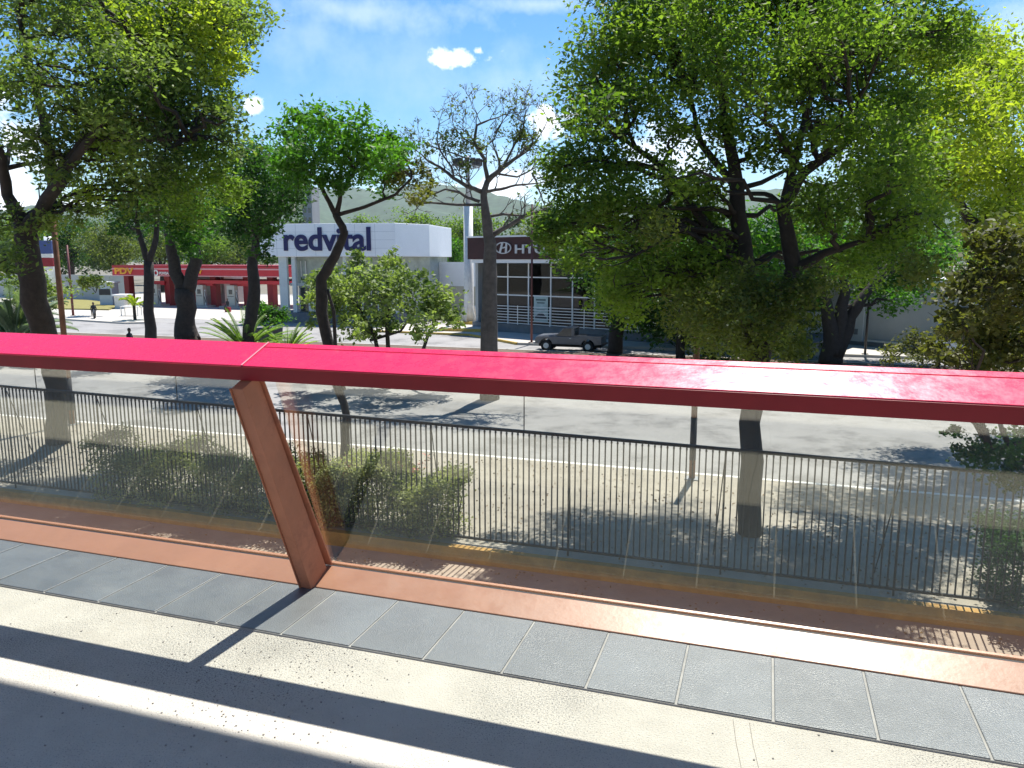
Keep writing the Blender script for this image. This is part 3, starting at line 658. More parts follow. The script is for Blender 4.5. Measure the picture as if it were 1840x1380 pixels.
def palm(name, label, base, n, L_, w, m, spread=(.1, .9), arch=.5, trunk=.0, az=None, group=None, nleaf=34):
    t = thing(name, label, 'palm', base, group); b2 = Vector(base)+Vector((0, 0, trunk)); vs = []; fs = []; st = MB()
    for i in range(n):
        a = 2*math.pi*(i+random.random()*.6)/n if az is None else random.uniform(*az); el = random.uniform(*spread)
        d = Vector((math.cos(a)*math.cos(el), math.sin(a)*math.cos(el), math.sin(el))); l = L_*random.uniform(.75, 1.1)
        frond(vs, fs, b2, d, l, w, nleaf, arch)
        st.tube([b2+d*l*q+Vector((0, 0, 1))*l*(arch*q-arch*1.5*q*q) for q in (0, .25, .5, .75, 1.)], [.03*L_/2, .022*L_/2, .016*L_/2, .01*L_/2, .004], 5)
    MB().add(vs, fs).build('crown', m, t); st.build('frond_stem', m, t)
    MB().tube([Vector(base), b2+Vector((0, 0, .15))], [.16, .14], 8).build('trunk', BARK, t)
    return t
b = P(30, 640, 47); b.z = .14
palm('cycad', 'grey-green feathery palm at the left edge above the handrail', b, 30, 4.6, .75, M_palmg, (.25, 1.35), .35, trunk=1.0, nleaf=60)
M_palmb = leafmat('palm_leaf_bright', (.08, .16, .03), (.26, .34, .09), .4, .4, 1.)
b = P(440, 600, 43); b.z = .0
palm('fan_palm', 'spiky bright green palm clump right behind the handrail joint', b, 48, 3.0, .36, M_palmb, (.15, 1.15), .2, trunk=1.1)
b = P(515, 600, 43); b.z = .0
palm('fan_palm', 'lower spiky palm clump behind the handrail before the pharmacy steps', b, 34, 2.2, .32, M_palmb, (.15, 1.1), .2, trunk=.9)
b = P(242, 566, 78); b.z = .1
palm('young_palm', 'small yellowish palm on the corner pavement by the fuel pumps', b, 14, 2.0, .5, LEAFY, (.0, .9), .5, trunk=1.4)
def shrub(name, label, cat, c, r, m, leaf, n, flat=.8, stem=True, lobes=7, group=None):
    t = thing(name, label, cat, Vector((c[0], c[1], c[2]-r*flat)), group); pts = []
    for i in range(lobes):
        o_ = Vector((random.uniform(-.6, .6), random.uniform(-.6, .6), random.uniform(-.4, .5)))*r
        pts.append(lobe_points(Vector(c)+o_, r*.55, n//lobes, 1., r*.2, flat))
    link('foliage', leaves_mesh('foliage', np.concatenate(pts), leaf, .1, .55), m, t)
    s = MB()
    for i in range(6):
        s.tube(wiggle(Vector((c[0], c[1], c[2]-r*flat)), Vector(c)+Vector((random.gauss(0, .4), random.gauss(0, .4), .2))*r, 4, .1), [.03, .025, .02, .015, .008], 5)
    s.build('stem', BARK, t); return t
c = P(480, 565, 50); shrub('potted_shrub', 'bright green leafy shrub near the pharmacy corner', 'shrub', c, 1.2, LEAFB, .22, 2200)
MB().tube([Vector((c.x, c.y, 0)), Vector((c.x, c.y, c.z-.9))], [.8, .95], 14).build('planter', mat('planter_dark', (.05, .05, .055), .7)).name = 'round_planter'
tag(bpy.data.objects['round_planter'], 'dark round planter holding the bright shrub near the pharmacy corner', 'planter')
c = P(170, 505, 84); shrub('yard_shrub', 'small reddish-green shrub in front of the yard wall, left', 'shrub', c, 1.6, LEAFO, .35, 1200)
c = P(65, 525, 62); shrub('yard_shrub', 'green shrub glimpsed behind the leaning trunk, far left', 'shrub', c, 2.2, LEAFP, .35, 1800)

# hedges by the yellow kerb
def hedge(label, u0, u1, n0, n1, z0, z1, m, n, flower=None, seed=0):
    t = thing('hedge', label, 'hedge', W((u0+u1)/2, (n0+n1)/2, z0), None)
    k = n//14; uu = np.random.uniform(u0, u1, k); s = np.random.uniform(0, 1, k); nn = np.random.uniform(n0, n1, k)
    top = z0+(z1-z0)*(.78+.16*np.sin(uu*2.3+seed)+.10*np.sin(uu*5.1+seed*2)+.05*np.random.normal(size=k))
    zz = np.where(s < .55, top, z0+(top-z0)*np.random.uniform(0, 1, k)); 
    q = np.array([W(a, b_, c_) for a, b_, c_ in zip(uu, nn, zz)]); q = np.repeat(q, 14, 0)+np.random.normal(size=(k*14, 3))*.075
    link('foliage', leaves_mesh('foliage', q, .068, .0, .6), m, t)
    st = MB()
    u = u0+.1
    while u < u1:
        a = W(u, (n0+n1)/2, z0); st.tube(wiggle(a, a+Vector((random.uniform(-.2, .2), random.uniform(-.15, .15), (z1-z0)*.75)), 4, .1), [.02, .018, .014, .01, .006], 5); u += .22
    st.build('stem', BARK, t)
    if flower is not None:
        fq = []
        for _ in range(16):
            a = random.uniform(u0+.05, u0+(u1-u0)*.75); c_ = W(a, random.uniform(n0+.1, n1), z0+(z1-z0)*random.uniform(.8, .98)); fq.append(np.array(c_)+np.random.normal(size=(16, 3))*.05)
        link('flower', leaves_mesh('flower', np.concatenate(fq), .05, 0, .8), flower, t, kind='stuff')
M_fl = mat('pink_flower', (.62, .20, .16), .6, .2)
M_hedge = leafmat('leaf_hedge', (.09, .11, .04), (.42, .43, .20), .35, .4, 1.5)
hedge('leafy green hedge behind the glass left of the slanted post', -16.4, -9.2, 14.5, 15.9, .15, 1.6, M_hedge, 42000, seed=1)
hedge('trimmed hedge with pinkish flowers right of the slanted post', -9.9, -6.2, 14.5, 15.8, .15, 1.75, M_hedge, 38000, M_fl, 2)
hedge('dark green bush at the far right behind the glass, at the fence end', 4.0, 9.0, 14.5, 16.4, .15, 1.5, LEAFD, 42000, seed=3)

# trees behind the fuel station and the pharmacy
def wood():
    pts = []
    for i in range(150):
        x = random.uniform(-210, 130); y = 205+random.uniform(0, 70); h = random.uniform(11, 18)*(1+.25*math.sin(x/19))
        for k in range(4):
            c = Vector((x+random.gauss(0, 4.5), y+random.gauss(0, 3), h*random.uniform(.35, .95))); pts.append(lobe_points(c, random.uniform(2.6, 4.8), 210, 1., .8, .8, 14))
    o = link('far_wood', leaves_mesh('far_wood', np.concatenate(pts), .95, .1, .7), WOODM)
    tag(o, 'distant belt of dark trees below the hills', 'trees', kind='stuff')
wood()
def bg_tree(label, px, top, D, wpx, m, first=None, group='trees behind the fuel station and shops'):
    x = P(px, 500, D).x; z1 = P(px, top, D).z; r = wpx*D/F/2
    t = thing('background_tree', label, 'tree', Vector((x, D, 0)), group); pts = []
    mb = MB(); mb.tube([(x, D, 0), (x+.2, D, z1*.35), (x-.1, D, z1*.6)], [.45, .35, .2], 8)
    for i in range(11):
        a = random.uniform(0, 6.28); rr = r*random.uniform(.1, .75); zz = z1*random.uniform(.42, .86)
        if i < 2: rr *= .2; zz = z1*.86
        c = Vector((x+math.cos(a)*rr, D+math.sin(a)*rr, zz)); q = r*random.uniform(.32, .5)
        pts.append(lobe_points(c, q, int(26*q*q/.09)//4, 1., q*.25, .7, 18))
        mb.tube(wiggle((x, D, z1*.35), c, 4, .12), [.2, .16, .12, .08, .04], 5)
    link('crown', leaves_mesh('crown', np.concatenate(pts), .42, .1, .6), m, t); mb.build('trunk', BARK, t)
bg_tree('tall dark tree behind the yard wall at far left', 60, 385, 150, 130, LEAF)
bg_tree('dark tree left of the fuel station sign', 130, 385, 150, 120, LEAFD)
bg_tree('spreading olive tree behind the sign end of the fuel station roof', 205, 395, 140, 130, LEAFO)
bg_tree('green tree behind the left half of the fuel station roof', 290, 420, 150, 110, LEAFO)
bg_tree('green tree behind the middle of the fuel station roof', 370, 415, 150, 110, LEAF)
bg_tree('tree behind the right end of the fuel station roof', 430, 425, 150, 90, LEAFO)
bg_tree('dark wide tree behind the pharmacy roof', 660, 385, 150, 130, LEAF)
bg_tree('tall dark tree right behind the pharmacy', 755, 372, 140, 120, LEAF)
bg_tree('bright green tree left of the light mast', 815, 425, 115, 80, LEAFB)
bg_tree('dark tree behind the light mast', 860, 378, 140, 130, LEAF)
bg_tree('tree behind the showroom roof', 960, 375, 140, 120, LEAFO)
bg_tree('tree behind the right showroom roof', 1200, 400, 110, 160, LEAF)
bg_tree('tree behind the pale wall', 1420, 420, 100, 160, LEAFD)
bg_tree('big tree behind the far right vehicle', 1760, 400, 75, 200, LEAF)

# ------------------------------------------------------------------ pharmacy building
M_clad = mat('white_cladding', (.86, .87, .88), .45, .04, .8)
M_col = mat('pale_column', (.60, .64, .62), .6, .08, 2)
M_blue = mat('navy_sign', (.012, .012, .09), .5, .1)
M_win = mat('dark_window', (.035, .045, .045), .12, .5, 1.5, spec=.8)
M_winp = mat('pale_window', (.34, .38, .34), .2, .25, 1.2, spec=.6)
M_plinth = mat('grey_plinth', (.16, .175, .19), .8, .25, 1.5)
M_grey = mat('grey_wall', (.40, .42, .42), .85, .12, .5)
pa = P(470, 580, 76.8); pb_ = P(714, 583, 74.4); pc = P(774, 578, 78.0)
pa.z = pb_.z = pc.z = 0
pd = pa+(pc-pb_)*1.0; back = (pc-pb_).normalized()
pc2 = pb_+back*14; pd2 = pa+back*14
pc2 = pc+(pc-pb_).normalized()*.0
zb = P(600, 461, 75).z; zt = P(600, 401, 75).z
ph = thing('pharmacy', 'white pharmacy building with navy lettering on a big fascia', 'building', pa)
fr_dir = (pb_-pa).normalized(); fr_n = Vector((fr_dir.y, -fr_dir.x, 0))
sd_dir = (pc-pb_).normalized(); L1 = (pb_-pa).length; L2 = (pc-pb_).length; L2 = L2
poly = [pa, pb_, pc, pc+Vector((-fr_n.x, -fr_n.y, 0))*9, pa-fr_n*13]
MB().prism([p for p in poly], zb, zt).build('fascia', M_clad, ph, bevel=.04)
ins = [pa+fr_dir*3.4-fr_n*1.5, pb_-fr_dir*.3-fr_n*1.5, pc-fr_n*1.2-fr_dir*.3, pc-fr_n*8.5-fr_dir*.4, pa-fr_n*12+fr_dir*3.4]
MB().prism(ins, 1.05, zb-.02).build('wall', M_winp, ph)
pl = [pa+fr_dir*1.2-fr_n*.1, pb_-fr_n*.1, pc-fr_n*.1, pc-fr_n*9, pa+fr_dir*1.2-fr_n*12]
MB().prism(pl, -.4, 1.0).build('plinth', M_plinth, ph)
seams = MB()
for k in range(1, 7):
    p = pa+fr_dir*L1*k/7; seams.obox(p+fr_n*.003+Vector((0, 0, (zb+zt)/2)), fr_dir*.012, fr_n*.004, Vector((0, 0, (zt-zb)/2-.02)))
for k in range(1, 4):
    z = zb+(zt-zb)*k/4; seams.obox((pa+pb_)/2+fr_n*.003+Vector((0, 0, z)), fr_dir*(L1/2-.05), fr_n*.004, Vector((0, 0, .01)))
seams.build('panel_joint', mat('joint', (.45, .48, .52), .7), ph)
for f_, w_ in ((.165, .42), (.245, .2), (.62, .16), (.97, .3)):
    MB().obox(pa+fr_dir*L1*f_-fr_n*.6+Vector((0, 0, (1.0+zb)/2)), fr_dir*w_, fr_n*.2, Vector((0, 0, (zb-1.0)/2-.01))).build('column', M_col, ph)
for f_, w_, z0, z1, m_ in ((.33, 1.1, 1.1, 3.4, M_win), (.48, .9, 1.1, 3.3, M_win), (.72, 1.6, 1.2, 5.0, M_win), (.87, 1.2, 1.2, 5.0, M_win), (.27, .5, 3.7, 6.1, M_winp)):
    o = MB().obox(pa+fr_dir*L1*f_-fr_n*1.44+Vector((0, 0, (z0+z1)/2)), fr_dir*w_, fr_n*.05, Vector((0, 0, (z1-z0)/2))).build('window', m_, ph)
    fm = MB(); c0 = pa+fr_dir*L1*f_-fr_n*1.38
    for s in (-1, 0, 1): fm.obox(c0+fr_dir*w_*s+Vector((0, 0, (z0+z1)/2)), fr_dir*.05, fr_n*.03, Vector((0, 0, (z1-z0)/2-.02)))
    fm.build('window_frame', M_white, o)
MB().obox((pa+pb_)/2-fr_n*1.36+Vector((0, 0, 3.75))+fr_dir*1.0, fr_dir*(L1/2-1.6), fr_n*.08, Vector((0, 0, .14))).build('beam', M_col, ph)
hl = thing('hoarding', 'small notice board with a yellow poster by the pharmacy door', 'notice', pa+fr_dir*L1*.36-fr_n*.9+Vector((0, 0, 1.0)))
MB().obox(pa+fr_dir*L1*.36-fr_n*.9+Vector((0, 0, 2.5)), fr_dir*.4, fr_n*.02, Vector((0, 0, .4))).build('poster', mat('yellow_poster', (.62, .45, .1), .6), hl)
MB().obox(pa+fr_dir*L1*.36-fr_n*.9+Vector((0, 0, 1.55)), fr_dir*.4, fr_n*.03, Vector((0, 0, .52))).build('board', M_white, hl)
tw = P(669, 430, 74.9).x-P(508, 430, 76).x
fp0 = P(508, 448, 76.3); a0 = (fp0-pa).dot(fr_dir)
text('lettering', 'redvital', 3.05, pa+fr_dir*a0+fr_n*.06+Vector((0, 0, P(600, 449, 75).z)), fr_dir, (0, 0, 1), M_blue, ph, .05, .075, fit=tw*1.0)

# white side wall right of the pharmacy
wl = thing('side_wall', 'white and cream wall between the pharmacy and the showroom', 'wall', P(780, 560, 82))
a = P(760, 500, 84); b_ = P(872, 500, 80)
def wallseg(a, b_, z0, z1, th, m, name, par):
    d = (b_-a); d.z = 0; l = d.length; d.normalize(); nn = Vector((-d.y, d.x, 0)); c = (a+b_)/2; c.z = (z0+z1)/2
    return MB().obox(c+nn*th/2, d*l/2, nn*th/2, Vector((0, 0, (z1-z0)/2))).build(name, m, par)
z1 = P(820, 471, 82).z; zm = P(820, 514, 82).z
wallseg(a, b_, zm, z1, .4, M_clad, 'upper_wall', wl)
wallseg(a, b_, -.4, zm-.003, .34, mat('cream_wall', (.52, .49, .40), .8, .1, 1), 'lower_wall', wl)

# light mast
mp = P(843, 585, 73); mp.z = 0
ms = thing('light_mast', 'tall white light mast with a ring of floodlights', 'lamp mast', mp)
zx = P(843, 368, 73).z; zy = P(843, 300, 73).z
MB().tube([mp+Vector((0, 0, .1)), mp+Vector((0, 0, 1.5)), mp+Vector((0, 0, zx))], [.62, .47, .42], 16).build('shaft', M_white, ms, smooth=True)
MB().tube([mp+Vector((0, 0, zx)), mp+Vector((0, 0, zy+1))], [.24, .16], 12).build('upper_shaft', M_steel, ms, smooth=True)
MB().tube([mp+Vector((0, 0, -.3)), mp+Vector((0, 0, .45))], [1.3, 1.2], 16).build('footing', M_ykerb, ms)
for k in range(12):
    a_ = k*math.pi/6; c = mp+Vector((math.cos(a_)*1.15, math.sin(a_)*1.15, zy+.4))
    MB().obox(c, Vector((.2, 0, 0)), Vector((0, .2, 0)), Vector((0, 0, .3))).build('floodlight', M_navy, ms, bevel=.04)
fin = MB()
for k in range(6):
    a_ = k*math.pi/3+.3; d = Vector((math.cos(a_), math.sin(a_), 0)); c = mp+d*.62
    fin.add([mp+d*.4+Vector((0, 0, .45)), mp+d*1.05+Vector((0, 0, .45)), mp+d*.45+Vector((0, 0, 2.0)), mp+d*.4+Vector((0, 0, .45))+d.cross(Vector((0,0,1)))*.05, mp+d*1.05+Vector((0, 0, .45))+d.cross(Vector((0,0,1)))*.05, mp+d*.45+Vector((0, 0, 2.0))+d.cross(Vector((0,0,1)))*.05], [(0,1,2), (5,4,3), (0,3,4,1), (1,4,5,2), (2,5,3,0)])
fin.build('gusset', M_white, ms)
ring = MB(); ring.tube([mp+Vector((math.cos(k*math.pi/8)*1.1, math.sin(k*math.pi/8)*1.1, zy)) for k in range(17)], .06, 6)
ring.build('ring', M_steel, ms)
kb_ = thing('traffic_island', 'low yellow-edged island block beside the light mast foot', 'island', W(-25, 63, 0))
MB().box(-26.6, -22.2, 60.6, 64, -.1, .45).build('block', M_conc, kb_, bevel=.05)
MB().box(-26.65, -22.15, 60.55, 60.6, -.1, .42).build('kerb_face', M_ykerb, kb_)

# ------------------------------------------------------------------ showroom
M_maroon = mat('maroon_fascia', (.055, .016, .014), .6, .2, 1.5)
M_frame = mat('white_frame', (.82, .82, .8), .5, .05)
sa = P(858, 598, 67.4); sb = P(1330, 612, 52.8); sa.z = sb.z = 0
sdr = (sb-sa).normalized(); sn = Vector((sdr.y, -sdr.x, 0)); SL = (sb-sa).length
sh = thing('car_showroom', 'glass-fronted car showroom with maroon fascia and silver lettering', 'building', sa)
sz0, sz1 = P(950, 466, 64).z, P(950, 426, 64).z
cen = (sa+sb)/2
def sbox(f0, f1, off, th, z0, z1, m, name, par=None, bevel=0.):
    a_ = sa+sdr*f0; b2 = sa+sdr*f1; c = (a_+b2)/2+sn*off; c.z = (z0+z1)/2
    return MB().obox(c, sdr*(f1-f0)/2, sn*th, Vector((0, 0, (z1-z0)/2))).build(name, m, par or sh, bevel=bevel)
sbox(-.2, SL+5, -5.0, 6.0, sz0, sz1, M_maroon, 'fascia')
sbox(-.3, SL+5.1, -5.0, 6.1, sz1+.003, sz1+.13, M_frame, 'coping')
sbox(.2, SL+5, .45, .5, sz0-.30, sz0-.003, M_frame, 'soffit_band')
sbox(-.2, SL+5, -.2, .65, -.4, .85, M_plinth, 'plinth')
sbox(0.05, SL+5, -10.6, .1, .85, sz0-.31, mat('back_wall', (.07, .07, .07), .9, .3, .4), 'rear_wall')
sbox(-.2, .1, -5.5, 5.5, -.4, sz0-.31, M_grey, 'wall')
sbox(-.2, SL+5, -5.6, 5.0, .74, .853, M_plinth, 'floor')
def showglass():
    m = bpy.data.materials.new('shop_glass'); m.use_nodes = True; t = m.node_tree
    for n in list(t.nodes): t.nodes.remove(n)
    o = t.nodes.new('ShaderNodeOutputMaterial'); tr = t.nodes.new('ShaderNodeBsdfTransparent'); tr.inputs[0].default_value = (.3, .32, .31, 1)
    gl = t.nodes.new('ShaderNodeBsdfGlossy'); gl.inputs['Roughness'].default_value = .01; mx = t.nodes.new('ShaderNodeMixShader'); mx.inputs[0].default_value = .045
    t.links.new(tr.outputs[0], mx.inputs[1]); t.links.new(gl.outputs[0], mx.inputs[2]); t.links.new(mx.outputs[0], o.inputs[0]); return m
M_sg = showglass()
zr = [.85, P(980, 532, 63).z, P(980, 498.5, 63).z, sz0-.31]
fpos = []
for px in (885, 915, 952, 992, 1031, 1071, 1110, 1150, 1190, 1232, 1276, 1322):
    r = ray(px, 530); # intersection of the view ray with the facade line (plan)
    det = r.x*(-sdr.y)+r.y*sdr.x; s_ = (sa.x*r.y-sa.y*r.x)/(sdr.y*r.x-sdr.x*r.y); fpos.append(s_)
for i in range(len(fpos)-1):
    for j in range(3):
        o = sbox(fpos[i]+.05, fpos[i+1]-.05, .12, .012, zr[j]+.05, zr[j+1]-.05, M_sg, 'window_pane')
for f_ in fpos: sbox(f_-.05, f_+.05, .15, .06, zr[0], zr[3]-.003, M_frame, 'mullion')
for z in zr[1:3]: sbox(fpos[0], SL+4, .152, .045, z-.045, z+.045, M_frame, 'transom')
# interior: pillars, dim cars
for px in (982, 1090, 1205):
    r = ray(px, 530); s_ = (sa.x*r.y-sa.y*r.x)/(sdr.y*r.x-sdr.x*r.y); sbox(s_-.32, s_+.32, -1.0, .32, .86, sz0-.32, mat('pillar', (.5, .52, .5), .7) if px == 982 else bpy.data.materials['pillar'], 'pillar')
for z in np.linspace(.95, 2.35, 7): sbox(fpos[0]-.2, SL+4, .75, .02, z, z+.05, M_frame, 'guard_rail')
for f_ in np.linspace(fpos[0], SL+4, 9): sbox(f_-.03, f_+.03, .71, .018, .853, 2.45, M_frame, 'guard_post')
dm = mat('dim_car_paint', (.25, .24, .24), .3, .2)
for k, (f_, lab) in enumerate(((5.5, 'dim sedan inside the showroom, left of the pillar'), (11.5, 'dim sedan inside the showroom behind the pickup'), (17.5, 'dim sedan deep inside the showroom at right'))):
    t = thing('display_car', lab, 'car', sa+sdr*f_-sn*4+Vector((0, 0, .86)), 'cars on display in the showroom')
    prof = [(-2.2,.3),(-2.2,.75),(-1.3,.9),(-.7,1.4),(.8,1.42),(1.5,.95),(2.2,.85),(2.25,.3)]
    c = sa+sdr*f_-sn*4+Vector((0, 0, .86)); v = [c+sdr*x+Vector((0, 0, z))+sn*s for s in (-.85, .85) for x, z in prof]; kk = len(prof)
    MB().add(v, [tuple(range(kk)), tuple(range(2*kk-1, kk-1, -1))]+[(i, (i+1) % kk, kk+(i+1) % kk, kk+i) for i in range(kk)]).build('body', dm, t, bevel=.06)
    for x in (-1.4, 1.4):
        for s in (-.8, .8): MB().tube([c+sdr*x+sn*(s-.1)+Vector((0, 0, .32)), c+sdr*x+sn*(s+.1)+Vector((0, 0, .32))], .32, 14).build('wheel', M_gask, t)
# lettering: oval emblem and name
M_silver = mat('silver_letters', (.62, .60, .58), .4, .08)
def onf(px, py, off=1.02):
    r = ray(px, py); a_ = sa+sn*off; s_ = (a_.x*r.y-a_.y*r.x)/(sdr.y*r.x-sdr.x*r.y); p = a_+sdr*s_; q = p.y/r.y; return Vector((p.x, p.y, H+r.z*q))
ec = onf(904.5, 445.5, 1.06); ew = (onf(919, 445)-onf(890, 445)).length/2; eh = .48
em = MB(); ringp = [ec+sdr*math.cos(t)*ew+Vector((0, 0, math.sin(t)*eh)) for t in np.linspace(0, 2*math.pi, 33)]
vs = []
for t in np.linspace(0, 2*math.pi, 40, endpoint=False):
    for rr, dd in ((1, 0), (1, .06), (.84, .06), (.84, 0)):
        vs.append(ec+sdr*math.cos(t)*ew*(rr if rr == 1 else .88)+Vector((0, 0, math.sin(t)*eh*rr))+sn*dd)
fs = [(i*4+j, i*4+(j+1) % 4, ((i+1) % 40)*4+(j+1) % 4, ((i+1) % 40)*4+j) for i in range(40) for j in range(4)]
em.add(vs, fs)
def bar(x0, z0, x1, z1, x2, z2, x3, z3):
    p = [ec+sdr*x*ew+Vector((0, 0, z*eh))+sn*d for d in (.005, .055) for x, z in ((x0, z0), (x1, z1), (x2, z2), (x3, z3))]
    em.add(p, [(0,1,2,3), (7,6,5,4), (0,4,5,1), (1,5,6,2), (2,6,7,3), (3,7,4,0)])
bar(-.52,-.80, -.30,-.88, .02,.82, -.22,.86); bar(.22,-.86, .46,-.80, .52,.80, .30,.88); bar(-.20,-.16, .28,.02, .32,.26, -.12,.10)
em.build('emblem', M_silver, sh)
l0 = onf(924, 455, 1.06); l1 = onf(1048, 455, 1.06)
text('lettering', 'HYUNDAI', .98, l0, sdr, (0, 0, 1), M_silver, sh, .04, .02, fit=(l1-l0).length)
# poster inside the glass
pp = onf(972, 540, .25); pt = thing('window_poster', 'pale teal car poster standing in the showroom window', 'poster', Vector((pp.x, pp.y, .9)))
z0, z1 = onf(972, 578, .25).z, onf(972, 533, .25).z; hw = (onf(985, 540, .25)-onf(960, 540, .25)).length/2; c = Vector((pp.x, pp.y, (z0+z1)/2))
MB().obox(c, sdr*hw, sn*.02, Vector((0, 0, (z1-z0)/2))).build('sheet', mat('poster_teal', (.42, .52, .50), .6, .2, 2), pt)
mk = MB()
for q, wd, hh in ((.70, .7, .07), (.58, .55, .05), (.30, .6, .04), (.12, .45, .04)): mk.obox(c+Vector((0, 0, (q*2-1)*(z1-z0)/2+.35))+sn*.025, sdr*hw*wd, sn*.006, Vector((0, 0, hh)))
mk.build('printed_lines', mat('poster_ink', (.08, .13, .13), .6), pt)
v = [c+sdr*hw*x+Vector((0, 0, (z1-z0)/2*z))+sn*d for d in (.02, .035) for x, z in ((-.8,-.75),(-.8,-.55),(-.5,-.48),(-.2,-.28),(.3,-.28),(.6,-.5),(.85,-.55),(.85,-.75))]
MB().add(v, [tuple(range(8)), tuple(range(15, 7, -1))]+[(i, (i+1) % 8, 8+(i+1) % 8, 8+i) for i in range(8)]).build('printed_car', M_navy, pt)

# pale building at the right
ra = P(1500, 560, 56.5); rb = P(1860, 560, 46)
rb_ = thing('grey_building', 'pale grey blank building behind the right-hand trunks', 'building', Vector((ra.x, ra.y, 0)))
rd = (rb-ra); rd.z = 0; RL = rd.length; rd.normalize(); rn = Vector((rd.y, -rd.x, 0))
def rbox(f0, f1, off, th, z0, z1, m, name, par=None):
    c = Vector((ra.x, ra.y, 0))+rd*(f0+f1)/2+rn*off; c.z = (z0+z1)/2
    return MB().obox(c, rd*(f1-f0)/2, rn*th, Vector((0, 0, (z1-z0)/2))).build(name, m, par or rb_)
rbox(-1, RL+12, -4, 4, -.4, 4.6, M_grey, 'wall'); rbox(-1.2, RL+12.2, -4, 4.2, 4.602, 4.9, M_frame, 'coping')
rbox(.7, 2.3, .05, .05, .15, 3.6, mat('pale_door', (.55, .57, .56), .7, .06), 'door'); rbox(1.3, 1.95, .11, .02, .9, 1.3, M_plinth, 'sign_plate')
rbox(-1, RL+12, .15, .14, -.3, .42, M_plinth, 'plinth'); rbox(2.6, 7, .32, .02, .5, .62, M_white, 'base_stripe')
for k in range(3): rbox(8+k*3, 10+k*3, .02, .03, 1.2, 3.2, M_win, 'window')
fa = P(1300, 560, 58); fb2 = P(1500, 560, 56.5)
lw_ = thing('low_wall', 'low shaded wall behind the olive foliage linking showroom and grey building', 'wall', Vector((fa.x, fa.y, 0)))
wallseg(fa, fb2, -.4, 2.4, .3, M_grey, 'wall_face', lw_)

